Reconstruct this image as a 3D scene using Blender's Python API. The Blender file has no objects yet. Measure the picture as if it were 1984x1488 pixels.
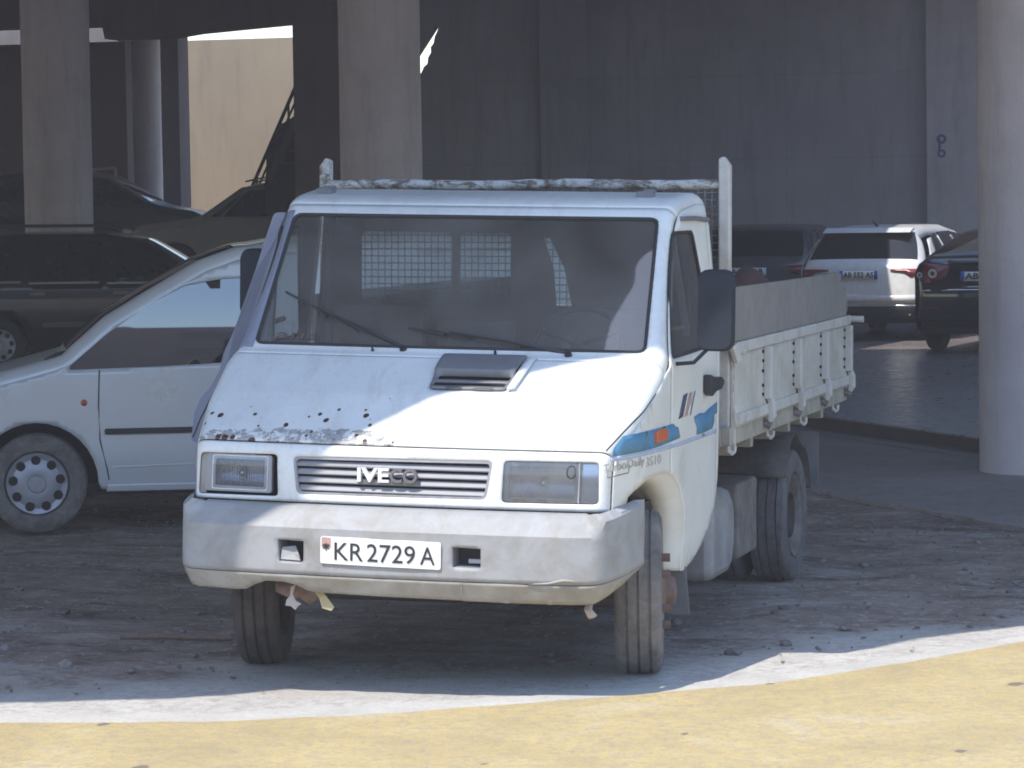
import bpy, math, random
import numpy as np
from mathutils import Vector, Matrix
from mathutils.geometry import delaunay_2d_cdt
random.seed(7)
rng = np.random.default_rng(5)
SC = bpy.context.scene
COL = SC.collection

# ------------------------------------------------------------------ materials
def lin(c):
    return tuple((x/12.92 if x <= .04045 else ((x+.055)/1.055)**2.4) for x in c)
def srgb(r, g, b):
    return lin((r/255, g/255, b/255))
class NT:
    def __init__(s, name):
        s.m = bpy.data.materials.new(name); s.m.use_nodes = True
        s.t = s.m.node_tree; s.n = s.t.nodes
        s.b = s.n['Principled BSDF']; s.out = s.n['Material Output']
    def node(s, typ, **kw):
        n = s.n.new(typ)
        for k, v in kw.items():
            if k.startswith('i_'):
                n.inputs[k[2:].replace('_', ' ')].default_value = v
            else:
                setattr(n, k, v)
        return n
    def link(s, a, b): s.t.links.new(a, b)
    def co(s, scale=(1, 1, 1)):
        tc = s.node('ShaderNodeTexCoord'); mp = s.node('ShaderNodeMapping')
        mp.inputs['Scale'].default_value = scale
        s.link(tc.outputs['Object'], mp.inputs['Vector']); return mp.outputs['Vector']
    def noise(s, vec, scale, detail=5, rough=.6, dist=0):
        n = s.node('ShaderNodeTexNoise'); n.inputs['Scale'].default_value = scale
        n.inputs['Detail'].default_value = detail; n.inputs['Roughness'].default_value = rough
        n.inputs['Distortion'].default_value = dist
        s.link(vec, n.inputs['Vector']); return n.outputs['Fac']
    def ramp(s, fac, stops):
        r = s.node('ShaderNodeValToRGB'); e = r.color_ramp.elements
        while len(e) < len(stops): e.new(.5)
        for el, (p, c) in zip(e, stops):
            el.position = p; el.color = (*c, 1) if not isinstance(c, (int, float)) else (c, c, c, 1)
        s.link(fac, r.inputs['Fac']); return r.outputs['Color']
    def mix(s, fac, a, b, mode='MIX'):
        m = s.node('ShaderNodeMix', data_type='RGBA', blend_type=mode)
        for sock, v in ((m.inputs[0], fac), (m.inputs[6], a), (m.inputs[7], b)):
            if hasattr(v, 'is_output'): s.link(v, sock)
            elif isinstance(v, (int, float)): sock.default_value = v if sock is m.inputs[0] else (v, v, v, 1)
            else: sock.default_value = (*v, 1)
        return m.outputs[2]
    def math(s, op, a, b=0., c=0.):
        m = s.node('ShaderNodeMath', operation=op)
        for i, v in enumerate((a, b, c)):
            if hasattr(v, 'is_output'): s.link(v, m.inputs[i])
            else: m.inputs[i].default_value = v
        return m.outputs[0]
    def bump(s, h, strength=.3, dist=.01):
        b = s.node('ShaderNodeBump'); b.inputs['Strength'].default_value = strength
        b.inputs['Distance'].default_value = dist
        s.link(h, b.inputs['Height']); s.link(b.outputs['Normal'], s.b.inputs['Normal'])
def setp(t, **kw):
    for k, v in kw.items():
        sock = t.b.inputs[k.replace('_', ' ')]
        if hasattr(v, 'is_output'): t.link(v, sock)
        elif isinstance(v, tuple) and len(v) == 3: sock.default_value = (*v, 1)
        else: sock.default_value = v
def surf(name, col, rough=.6, var=.25, vscale=6, bump=.15, bscale=60, bdist=.004, metal=0., dirt=None, dirt_amt=.3, dscale=3, coat=0., spec=.5):
    t = NT(name); v = t.co()
    f = t.noise(v, vscale, 6, .65)
    dark = tuple(c*(1-var) for c in col); lite = tuple(min(1, c*(1+var*.6)) for c in col)
    c = t.ramp(f, [(.3, dark), (.7, lite)])
    if dirt is not None:
        d = t.ramp(t.noise(v, dscale, 8, .72, .4), [(.62-dirt_amt*.5, 0.), (.82-dirt_amt*.3, 1.)])
        c = t.mix(t.math('MULTIPLY', d, .85), c, dirt)
    r = t.ramp(f, [(.2, max(0, rough-.1)), (.8, min(1, rough+.1))])
    setp(t, Base_Color=c, Roughness=r, Metallic=metal, Coat_Weight=coat, Specular_IOR_Level=spec)
    if bump: t.bump(t.noise(v, bscale, 6, .6), bump, bdist)
    return t.m
M = {}
def rust_paint(name, col, rough=.38, rust_on=True):
    """old white paint; rust chips gathered along the front lip of the bonnet, mostly on its right-hand half"""
    t = NT(name); v = t.co()
    f = t.noise(v, 2.2, 7, .7); g = t.noise(v, 35, 4, .6)
    c = t.ramp(f, [(.3, tuple(x*.86 for x in col)), (.7, col)])
    c = t.mix(t.math('MULTIPLY', t.ramp(g, [(.55, 0.), (.8, 1.)]), .25), c, (.45, .42, .36))
    st = t.ramp(t.noise(t.co((3, 1, 1)), 3.5, 9, .78, .5), [(.50, 0.), (.72, .55)])
    c = t.mix(st, c, tuple(x*.62 for x in (col[0], col[1]*.97, col[2]*.92)))
    c = t.mix(t.ramp(t.noise(v, 120, 3, .7), [(.62, 0.), (.72, .5)]), c, (.30, .27, .23))
    if rust_on:
        tc = t.node('ShaderNodeTexCoord'); sp = t.node('ShaderNodeSeparateXYZ')
        t.link(tc.outputs['Object'], sp.inputs[0])
        X, Y = sp.outputs[0], sp.outputs[1]        # object space equals truck space
        # spots
        vo = t.node('ShaderNodeTexVoronoi'); vo.inputs['Scale'].default_value = 24
        t.link(t.co((1, .75, .75)), vo.inputs['Vector'])
        wc = t.noise(v, 9, 3, .6)
        near = t.math('SUBTRACT', 1., t.math('MULTIPLY', t.math('SUBTRACT', Y, .15), 2.7))   # 1 at the lip
        near2 = t.math('SUBTRACT', 1., t.math('MULTIPLY', t.math('SUBTRACT', Y, .15), 8.5))
        side = t.ramp(t.math('ADD', t.math('MULTIPLY', X, .5), .5), [(.02, .55), (.08, 1.), (.40, .9), (.52, .40), (.62, .16), (1., .2)])
        thr = t.math('MULTIPLY', t.math('MULTIPLY', t.math('MAXIMUM', near, 0.), side), t.math('ADD', wc, .0))
        rs = t.node('ShaderNodeSeparateColor'); t.link(vo.outputs['Color'], rs.inputs[0])
        big = t.math('MULTIPLY', rs.outputs[0], t.math('MULTIPLY', thr, 1.0))
        spot = t.math('LESS_THAN', t.math('ADD', vo.outputs['Distance'], t.math('MULTIPLY', g, .12)), t.math('ADD', big, .03))
        spot = t.math('MULTIPLY', spot, t.math('GREATER_THAN', thr, .03))
        patch = t.math('MULTIPLY', t.math('MAXIMUM', near2, 0.), side)
        pn = t.noise(v, 22, 8, .75)
        patchm = t.math('GREATER_THAN', t.math('MULTIPLY', t.math('MINIMUM', patch, .76), pn), .375)
        c = t.mix(t.math('MULTIPLY', patchm, .75), c, t.ramp(g, [(.35, (.10, .085, .08)), (.6, (.30, .29, .30))]))
        halo = t.math('LESS_THAN', t.math('ADD', vo.outputs['Distance'], t.math('MULTIPLY', g, .2)), t.math('ADD', big, .10)); halo = t.math('MULTIPLY', halo, t.math('GREATER_THAN', thr, .05))
        c = t.mix(t.math('MULTIPLY', halo, .35), c, (.42, .27, .17))
        c = t.mix(spot, c, (.05, .03, .022))
        t.bump(t.math('ADD', t.math('MULTIPLY', f, 6.), t.math('SUBTRACT', g, t.math('MULTIPLY', spot, 1.))), .14, .003)
    else:
        t.bump(t.math('ADD', t.math('MULTIPLY', t.noise(v, 2.5, 2, .5), 14.), g), .08, .003)
    setp(t, Base_Color=c, Roughness=t.ramp(f, [(.2, rough-.06), (.8, rough+.15)]), Coat_Weight=.15)
    return t.m
def flat(name, col, rough=.5, metal=0., coat=0.):
    t = NT(name); v = t.co()
    f = t.noise(v, 14, 4, .6)
    setp(t, Base_Color=t.ramp(f, [(.3, tuple(c*.85 for c in col)), (.7, col)]), Roughness=rough, Metallic=metal, Coat_Weight=coat)
    return t.m
def glass(name, tint=(.55, .6, .62), dust=.10, rough=.03, refl=1.):
    t = NT(name); v = t.co()
    tr = t.node('ShaderNodeBsdfTransparent'); tr.inputs[0].default_value = (*tint, 1)
    gl = t.node('ShaderNodeBsdfGlossy'); gl.inputs['Roughness'].default_value = rough
    gl.inputs[0].default_value = (.95, .97, 1, 1)
    df = t.node('ShaderNodeBsdfDiffuse'); df.inputs[0].default_value = (.42, .42, .42, 1)
    fr = t.node('ShaderNodeFresnel'); fr.inputs[0].default_value = 1.5
    m1 = t.node('ShaderNodeMixShader'); m2 = t.node('ShaderNodeMixShader')
    t.link(t.math('MULTIPLY', fr.outputs[0], 1.8*refl), m1.inputs[0]); t.link(tr.outputs[0], m1.inputs[1]); t.link(gl.outputs[0], m1.inputs[2])
    d = t.ramp(t.noise(v, 3, 6, .7), [(.3, dust*.5), (.75, dust*1.5)])
    t.link(d, m2.inputs[0]); t.link(m1.outputs[0], m2.inputs[1]); t.link(df.outputs[0], m2.inputs[2])
    t.link(m2.outputs[0], t.out.inputs['Surface'])
    return t.m

# ------------------------------------------------------------------ objects
def mesh_obj(name, V, F, mat, parent=None, smooth=False, loc=None, bevel=0, solid=0, mats=None, midx=None, wn=False):
    me = bpy.data.meshes.new(name)
    off = np.array(loc if loc is not None else (parent['_o'] if parent is not None and '_o' in parent else (0, 0, 0)), float)
    V = np.asarray(V, float).reshape(-1, 3) - off
    me.from_pydata(V.tolist(), [], [list(map(int, f)) for f in F]); me.update()
    if smooth:
        me.polygons.foreach_set('use_smooth', [True]*len(me.polygons))
        if smooth is not True:
            try: me.set_sharp_from_angle(angle=math.radians(smooth))
            except Exception: pass
    if mats:
        for m in mats: me.materials.append(m)
        me.polygons.foreach_set('material_index', midx)
    else:
        me.materials.append(M[mat] if isinstance(mat, str) else mat)
    o = bpy.data.objects.new(name, me); COL.objects.link(o)
    if parent is not None:
        o.parent = parent
        if loc is not None: o.location = np.array(loc)-np.array(parent.get('_o', (0, 0, 0)))
    elif loc is not None: o.location = loc
    if solid:
        md = o.modifiers.new('thickness', 'SOLIDIFY'); md.thickness = solid; md.offset = 0
    if bevel:
        md = o.modifiers.new('bevel', 'BEVEL'); md.width = bevel; md.segments = 2; md.limit_method = 'ANGLE'; md.angle_limit = math.radians(40)
    return o
def tag(o, label=None, cat=None, group=None, kind=None):
    if label: o['label'] = label
    if cat: o['category'] = cat
    if group: o['group'] = group
    if kind: o['kind'] = kind
    return o
def thing(name, label, cat, loc=(0, 0, 0), rz=0., group=None, local=False):
    """Empty at the base. Parts built in world coordinates (local=False) are moved into its frame."""
    o = bpy.data.objects.new(name, None); COL.objects.link(o); o.empty_display_size = .3
    o.location = loc; o.rotation_euler = (0, 0, rz)
    tag(o, label, cat, group)
    o['_o'] = (0., 0., 0.) if local else tuple(map(float, loc))
    return o
class MB:
    def __init__(s): s.V = []; s.F = []
    def add(s, V, F):
        n = len(s.V); s.V += [tuple(map(float, v)) for v in V]; s.F += [tuple(i+n for i in f) for f in F]; return s
    def box(s, a, b, R=None, c=None):
        V = [(x, y, z) for x in (a[0], b[0]) for y in (a[1], b[1]) for z in (a[2], b[2])]
        if R is not None:
            c = np.array(c if c is not None else [(a[i]+b[i])/2 for i in range(3)])
            V = [tuple(c+R@(np.array(v)-c)) for v in V]
        return s.add(V, [(0, 1, 3, 2), (4, 6, 7, 5), (0, 4, 5, 1), (2, 3, 7, 6), (0, 2, 6, 4), (1, 5, 7, 3)])
    def tube(s, pts, r, n=8, cap=True):
        pts = [np.array(p, float) for p in pts]; rs = r if hasattr(r, '__len__') else [r]*len(pts)
        rings = []; up = np.array([0, 0, 1.])
        for i, p in enumerate(pts):
            t = (pts[min(i+1, len(pts)-1)]-pts[max(i-1, 0)]); t /= np.linalg.norm(t)+1e-9
            a = np.cross(t, up)
            if np.linalg.norm(a) < .1: a = np.cross(t, np.array([1., 0, 0]))
            a /= np.linalg.norm(a); b = np.cross(t, a)
            rings.append([p+rs[i]*(math.cos(k*2*math.pi/n)*a+math.sin(k*2*math.pi/n)*b) for k in range(n)])
        V = [v for rr in rings for v in rr]; F = []
        for i in range(len(pts)-1):
            for k in range(n):
                F.append((i*n+k, i*n+(k+1) % n, (i+1)*n+(k+1) % n, (i+1)*n+k))
        if cap: F.append(tuple(range(n))[::-1]); F.append(tuple((len(pts)-1)*n+k for k in range(n)))
        return s.add(V, F)
    def lathe(s, prof, n=48, axis='x', c=(0, 0, 0)):
        """prof: (axial, radius) list"""
        V = []; F = []
        for a, r in prof:
            for k in range(n):
                t = 2*math.pi*k/n; p = (a, r*math.cos(t), r*math.sin(t)) if axis == 'x' else (r*math.cos(t), r*math.sin(t), a) if axis == 'z' else (r*math.cos(t), a, r*math.sin(t))
                V.append(tuple(p[i]+c[i] for i in range(3)))
        for i in range(len(prof)-1):
            for k in range(n): F.append((i*n+k, i*n+(k+1) % n, (i+1)*n+(k+1) % n, (i+1)*n+k))
        return s.add(V, F)
    def prism(s, pts, f0, f1):
        """pts 2-D; f0/f1 map (u,v)->3-D for the two caps"""
        n = len(pts); V = [f0(*p) for p in pts]+[f1(*p) for p in pts]
        F = [tuple(range(n)), tuple(range(2*n-1, n-1, -1))]+[(i, i+n, (i+1) % n+n, (i+1) % n) for i in range(n)]
        return s.add(V, F)
    def xf(s, fn):
        s.V = [tuple(fn(np.array(v))) for v in s.V]; return s
    def build(s, name, mat, parent=None, **kw):
        return mesh_obj(name, s.V, s.F, mat, parent, **kw)
def resample(poly, step):
    out = []
    n = len(poly)
    for i in range(n):
        a = np.array(poly[i], float); b = np.array(poly[(i+1) % n], float); L = np.linalg.norm(b-a)
        k = max(1, int(math.ceil(L/step)))
        out += [tuple(a+(b-a)*j/k) for j in range(k)]
    return out
def inside(P, poly):
    P = np.asarray(P, float); x, y = P[:, 0], P[:, 1]; r = np.zeros(len(P), bool)
    n = len(poly)
    for i in range(n):
        x1, y1 = poly[i]; x2, y2 = poly[(i+1) % n]
        if y1 == y2: continue
        c = ((y1 > y) != (y2 > y)) & (x < (x2-x1)*(y-y1)/(y2-y1)+x1)
        r ^= c
    return r
def segdist(P, poly):
    d = np.full(len(P), 1e9); P = np.asarray(P, float)
    n = len(poly)
    for i in range(n):
        a = np.array(poly[i]); b = np.array(poly[(i+1) % n]); ab = b-a; L = ab@ab+1e-12
        t = np.clip(((P-a)@ab)/L, 0, 1); q = a+t[:, None]*ab
        d = np.minimum(d, np.linalg.norm(P-q, axis=1))
    return d
def sheet(outline, holes=(), step=.05, fn=None):
    """triangulated flat region with holes, mapped to space by fn(u,v)"""
    ol = resample(outline, step); hs = [resample(h, step) for h in holes]
    A = np.array(ol); lo, hi = A.min(0), A.max(0)
    gx = np.arange(lo[0], hi[0], step); gy = np.arange(lo[1], hi[1], step*.87)
    G = np.array([(x+(step/2 if j % 2 else 0), y) for j, y in enumerate(gy) for x in gx])
    if len(G):
        ok = inside(G, ol) & (segdist(G, ol) > step*.45)
        for h in hs: ok &= ~inside(G, h) & (segdist(G, h) > step*.45)
        G = G[ok]
    V = [Vector(p) for p in ol]; E = [(i, (i+1) % len(ol)) for i in range(len(ol))]
    for h in hs:
        n = len(V); V += [Vector(p) for p in h]; E += [(n+i, n+(i+1) % len(h)) for i in range(len(h))]
    V += [Vector(p) for p in G]
    v2, e2, f2, *_ = delaunay_2d_cdt(V, E, [], 0, 1e-6)
    P = np.array([tuple(v) for v in v2])
    C = np.array([P[list(f)].mean(0) for f in f2])
    ok = inside(C, ol)
    for h in hs: ok &= ~inside(C, h)
    F = [tuple(f) for f, k in zip(f2, ok) if k]
    used = sorted({i for f in F for i in f}); mp = {u: i for i, u in enumerate(used)}
    F = [tuple(mp[i] for i in f) for f in F]; P = P[used]
    V3 = [fn(*p) for p in P] if fn else [(p[0], p[1], 0) for p in P]
    return V3, F
def rrect(x0, y0, x1, y1, r, n=5):
    P = []
    for cx, cy, a in ((x1-r, y1-r, 0), (x0+r, y1-r, 90), (x0+r, y0+r, 180), (x1-r, y0+r, 270)):
        for k in range(n+1):
            t = math.radians(a+90*k/n); P.append((cx+r*math.cos(t), cy+r*math.sin(t)))
    return P
def rpoly(pts, r, n=4):
    """round the corners of a polygon"""
    out = []; N = len(pts)
    for i in range(N):
        p = np.array(pts[i], float); a = np.array(pts[i-1], float)-p; b = np.array(pts[(i+1) % N], float)-p
        la, lb = np.linalg.norm(a), np.linalg.norm(b); q = min(r, la*.45, lb*.45)
        A = p+a/la*q; B = p+b/lb*q
        for k in range(n+1):
            t = k/n; out.append(tuple((1-t)**2*A+2*t*(1-t)*p+t*t*B))
    return out
def lerp(a, b, t): return a+(b-a)*t
def text_geo(s, height, bold=0., sx=1.):
    cu = bpy.data.curves.new('t', 'FONT'); cu.body = s; cu.size = 1; cu.offset = bold; cu.resolution_u = 4
    o = bpy.data.objects.new('t', cu); COL.objects.link(o)
    dg = bpy.context.evaluated_depsgraph_get(); me = bpy.data.meshes.new_from_object(o.evaluated_get(dg))
    V = np.array([tuple(v.co) for v in me.vertices]); F = [tuple(p.vertices) for p in me.polygons]
    bpy.data.objects.remove(o); bpy.data.curves.remove(cu); bpy.data.meshes.remove(me)
    V[:, 0] -= V[:, 0].min(); V[:, 1] -= V[:, 1].min(); k = height/.72
    V[:, 0] *= k*sx; V[:, 1] *= k
    return V[:, :2], F
def text_obj(name, s, height, fn, mat, parent, width=None, bold=0., thick=.002):
    V, F = text_geo(s, height, bold)
    if width: V[:, 0] *= width/V[:, 0].max()
    return mesh_obj(name, [fn(*p) for p in V], F, mat, parent, solid=thick)
# ------------------------------------------------------------------ material library
M['paint'] = rust_paint('white_paint', (.80, .81, .80), rust_on=False)
M['hood'] = rust_paint('white_paint_chipped', (.80, .81, .80), rust_on=True)
M['side'] = surf('white_paint_dusty', (.76, .75, .70), .42, .10, 2.5, .04, 40, .003, dirt=(.45, .40, .31), dirt_amt=.12, dscale=2.2)
M['bumper'] = surf('grey_plastic_bumper', (.335, .338, .35), .6, .12, 4, .25, 26, .004, dirt=(.24, .22, .19), dirt_amt=.34, dscale=5)
M['bumper_low'] = surf('bumper_skirt', (.34, .325, .305), .65, .18, 5, .25, 30, .005, dirt=(.24, .205, .15), dirt_amt=.45, dscale=6)
M['black'] = flat('black_plastic', (.022, .022, .025), .45)
M['dark'] = flat('dark_void', (.012, .011, .011), .8)
M['rubber'] = flat('black_rubber', (.02, .02, .022), .65)
M['grille'] = surf('grey_grille_plastic', (.30, .30, .32), .5, .12, 8, .05)
M['grille_black'] = flat('grille_recess', (.03, .03, .034), .6)
M['vent'] = surf('hood_vent_plastic', (.17, .175, .19), .5, .12, 9, .05, 80, .002)
M['letter_white'] = flat('letter_white', (.86, .86, .86), .4)
M['letter_grey'] = flat('letter_grey', (.16, .16, .175), .5)
M['plate'] = surf('plate_white', (.82, .82, .80), .45, .06, 12, .03)
M['ink'] = flat('plate_ink', (.03, .03, .035), .5)
M['red'] = flat('plate_red', (.55, .12, .10), .5)
M['euroblue'] = flat('plate_blue', (.04, .10, .50), .45)
M['tyre'] = surf('dusty_tyre', (.09, .083, .08), .9, .4, 12, .4, 45, .006, dirt=(.27, .245, .225), dirt_amt=.62, dscale=7)
M['tyre_brown'] = surf('dusty_brown_tyre', (.052, .044, .040), .85, .35, 12, .35, 60, .004, dirt=(.12, .095, .08), dirt_amt=.5, dscale=9)
M['tyre_mud'] = surf('muddy_tyre', (.085, .08, .085), .9, .4, 14, .8, 22, .015, dirt=(.17, .16, .165), dirt_amt=.6, dscale=9)
M['steel_dark'] = surf('chassis_steel', (.045, .042, .046), .7, .4, 10, .3, 30, .005, dirt=(.13, .11, .10), dirt_amt=.5, dscale=6)
M['rust'] = surf('rusty_hub', (.20, .115, .085), .8, .35, 20, .3, 50, .004, dirt=(.2, .17, .15), dirt_amt=.4, dscale=16)
M['tank'] = surf('dusty_tank', (.30, .30, .31), .6, .2, 5, .15, 30, .004, dirt=(.16, .14, .13), dirt_amt=.45, dscale=4)
M['boxbrown'] = surf('dusty_brown_box', (.15, .125, .115), .75, .3, 6, .3, 30, .006, dirt=(.27, .24, .22), dirt_amt=.4, dscale=8)
M['flap'] = surf('grey_mudflap', (.17, .175, .19), .7, .2, 9, .2, 50, .003, dirt=(.26, .25, .25), dirt_amt=.4)
M['bedwhite'] = surf('chalky_bed_paint', (.60, .585, .55), .6, .14, 4, .12, 25, .004, dirt=(.36, .31, .24), dirt_amt=.36, dscale=4)
M['bedpanel'] = surf('dropside_wood', (.56, .54, .49), .7, .16, 3, .25, 16, .006, dirt=(.36, .31, .22), dirt_amt=.42, dscale=2.6)
M['bedrail'] = surf('bed_rail_paint', (.42, .395, .33), .7, .18, 4, .2, 30, .004, dirt=(.2, .16, .11), dirt_amt=.4, dscale=5)
M['mirrorblack'] = surf('dusty_black_mirror', (.022, .028, .040), .85, .3, 8, .1, 40, .002, spec=.25)
M['flank_shade'] = surf('white_paint_shade', (.23, .25, .33), .75, .12, 5, .15, 30, .004)  # white paint of the right-hand flank, its blue-grey shade put into the colour
M['board'] = surf('weathered_board', (.26, .245, .235), .85, .18, 2.5, .35, 22, .006, dirt=(.17, .15, .14), dirt_amt=.35, dscale=5)
t = NT('peeling_pipe'); v = t.co((.55, 1, 1)); n1 = t.noise(v, 17, 6, .75, .6); n2 = t.noise(v, 40, 4, .6)
c = t.mix(t.ramp(n1, [(.42, 0.), (.53, 1.)]), (.15, .11, .09), (.60, .60, .58)); c = t.mix(t.ramp(n2, [(.56, 0.), (.66, .6)]), c, (.25, .22, .2))
setp(t, Base_Color=c, Roughness=.7); t.bump(n1, .6, .008); M['peel'] = t.m
M['wire'] = surf('rusty_wire', (.26, .26, .27), .7, .3, 12, .1, 40, .002, dirt=(.22, .13, .07), dirt_amt=.5, dscale=4)
M['screen'] = glass('windscreen_glass', (.80, .83, .82), .16, .03, 1.35)
M['sglass'] = glass('side_glass', (.78, .82, .82), .10, .03, 1.0)
M['lampglass'] = glass('lamp_glass', (.85, .88, .9), .22, .06, .9)
M['chrome'] = flat('lamp_reflector', (.62, .63, .66), .22, 1.)
M['lampmirror'] = flat('lamp_mirror', (.30, .31, .35), .30, 1.)
t = NT('fluted_lamp_mirror'); wv_ = t.node('ShaderNodeTexWave', bands_direction='X'); wv_.inputs['Scale'].default_value = 28; t.link(t.co(), wv_.inputs['Vector'])
setp(t, Base_Color=(.36, .37, .42), Roughness=.25, Metallic=1.); t.bump(wv_.outputs['Fac'], .5, .004); M['lampmirror'] = t.m
M['lampgrey'] = surf('lamp_inner', (.42, .43, .46), .3, .3, 8, .2, 18, .006, metal=.5)
M['blue'] = surf('blue_stripe', (.085, .245, .40), .5, .16, 8, .08)
M['paleblue'] = flat('pale_blue_line', (.50, .56, .76), .5)
M['navy'] = flat('navy_stripe', (.07, .085, .13), .5)
M['salmon'] = flat('salmon_stripe', (.52, .33, .30), .55)
M['brownline'] = flat('brown_stripe', (.12, .08, .07), .5)
M['orange'] = flat('orange_lens', (.62, .14, .05), .35)
M['seat'] = surf('seat_cloth', (.13, .10, .085), .9, .25, 12, .2)
M['liner'] = surf('cab_liner', (.10, .072, .058), .85, .2, 6, .1)
M['dash'] = surf('dashboard', (.085, .075, .07), .7, .2, 8, .1)
M['silver'] = surf('silver_paint', (.70, .71, .73), .32, .05, 2, .02, 60, .001, metal=.15, dirt=(.33, .32, .33), dirt_amt=.18, dscale=1.5, coat=.3)
M['hubcap'] = surf('hubcap_silver', (.42, .42, .46), .4, .12, 9, .05, metal=.4)
M['cglass'] = flat('dark_car_glass', (.016, .014, .014), .04)
M['carblack'] = flat('black_paint', (.010, .011, .014), .16, 0., .6)
M['carmaroon'] = flat('very_dark_paint', (.05, .036, .038), .2, 0., .5)
M['cargreen'] = flat('grey_green_paint', (.34, .33, .29), .35, 0., .3)
M['cargrey'] = flat('dark_grey_paint', (.09, .08, .085), .3, 0., .4)
M['carwhite'] = flat('glossy_white_paint', (.80, .81, .82), .22, 0., .5)
M['trimblack'] = flat('car_trim', (.015, .015, .016), .5)
M['taillamp'] = flat('tail_lamp_red', (.22, .02, .025), .25)
M['tailclear'] = flat('tail_lamp_clear', (.75, .72, .74), .15)
M['bright'] = flat('bright_trim', (.65, .68, .72), .2, .9)
M['yellowtag'] = flat('dry_yellow_strip', (.50, .42, .24), .8)
M['palecloth'] = flat('pale_torn_strip', (.50, .44, .39), .85)
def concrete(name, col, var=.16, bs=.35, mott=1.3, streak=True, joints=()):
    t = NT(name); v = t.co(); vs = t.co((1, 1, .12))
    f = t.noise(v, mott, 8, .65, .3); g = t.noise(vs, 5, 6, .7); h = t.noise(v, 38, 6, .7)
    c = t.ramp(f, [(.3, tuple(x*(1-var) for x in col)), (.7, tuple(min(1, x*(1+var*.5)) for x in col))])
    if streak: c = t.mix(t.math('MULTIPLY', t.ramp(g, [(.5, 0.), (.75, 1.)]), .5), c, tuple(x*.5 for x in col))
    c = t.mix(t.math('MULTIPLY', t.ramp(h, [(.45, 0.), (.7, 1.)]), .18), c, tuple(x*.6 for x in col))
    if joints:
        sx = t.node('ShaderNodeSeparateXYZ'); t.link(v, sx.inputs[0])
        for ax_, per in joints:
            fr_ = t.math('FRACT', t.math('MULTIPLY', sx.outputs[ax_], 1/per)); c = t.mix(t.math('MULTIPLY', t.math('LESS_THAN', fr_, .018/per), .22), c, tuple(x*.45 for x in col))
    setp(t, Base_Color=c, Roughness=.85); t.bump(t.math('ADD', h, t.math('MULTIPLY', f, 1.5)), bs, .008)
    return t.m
M['conc'] = concrete('pillar_concrete', (.74, .66, .69))
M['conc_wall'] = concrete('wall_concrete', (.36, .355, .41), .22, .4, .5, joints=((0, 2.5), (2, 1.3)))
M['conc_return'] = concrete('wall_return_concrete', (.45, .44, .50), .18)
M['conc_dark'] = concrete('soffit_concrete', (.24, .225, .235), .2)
M['tanwall'] = concrete('tan_render', (.29, .22, .145), .14, .25, .35)
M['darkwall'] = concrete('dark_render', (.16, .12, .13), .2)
M['stairsteel'] = flat('stair_steel', (.035, .025, .022), .7)
M['bluesign'] = flat('blue_enamel', (.04, .07, .22), .5)
M['leaf'] = surf('dry_leaf', (.24, .24, .12), .7, .4, 8)

# ------------------------------------------------------------------ lights, sky, camera
SUNV = Vector((-.25, -.5, 1.)).normalized()
w = bpy.data.worlds.new('World'); SC.world = w; w.use_nodes = True
nt = w.node_tree; sky = nt.nodes.new('ShaderNodeTexSky'); sky.sky_type = 'NISHITA'; sky.sun_disc = False
sky.sun_elevation = math.asin(SUNV.z); sky.sun_rotation = math.atan2(SUNV.x, SUNV.y)
sky.air_density = 1.2; sky.dust_density = .6; sky.ozone_density = 3.5
nt.links.new(sky.outputs[0], nt.nodes['Background'].inputs[0]); nt.nodes['Background'].inputs[1].default_value = .15
sl = bpy.data.lights.new('sun', 'SUN'); sl.energy = 2.3; sl.angle = math.radians(.5); sl.color = (1, .94, .84)
so = bpy.data.objects.new('sun', sl); COL.objects.link(so)
so.rotation_euler = (-SUNV).to_track_quat('-Z', 'Y').to_euler()
so['kind'] = 'helper'

CC = (3.99654672, -12.41934771, 2.0626724); yaw, pit, rol = .27111084, .05869526, -.01549685; FPX = 6122.03
cam = bpy.data.cameras.new('camera'); co = bpy.data.objects.new('camera', cam); COL.objects.link(co); SC.camera = co
cam.sensor_width = 36; cam.lens = FPX/1984*36; cam.clip_start = .2; cam.clip_end = 2000
f_ = Vector((-math.sin(yaw)*math.cos(pit), math.cos(yaw)*math.cos(pit), -math.sin(pit)))
r0 = Vector((math.cos(yaw), math.sin(yaw), 0)); u0 = r0.cross(f_)
r_ = r0*math.cos(rol)+u0*math.sin(rol); u_ = -r0*math.sin(rol)+u0*math.cos(rol)
mt = Matrix((r_, u_, -f_)).transposed().to_4x4(); mt.translation = Vector(CC); co.matrix_world = mt
SC.view_settings.view_transform = 'Standard'; SC.view_settings.look = 'None'; SC.view_settings.exposure = 1.25; SC.view_settings.gamma = 1
SC.cycles.max_bounces = 10; SC.cycles.diffuse_bounces = 6; SC.cycles.transparent_max_bounces = 16
SC.cycles.filter_width = 1.8; SC.cycles.use_denoising = True; SC.cycles.caustics_reflective = False; SC.cycles.caustics_refractive = False

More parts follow.
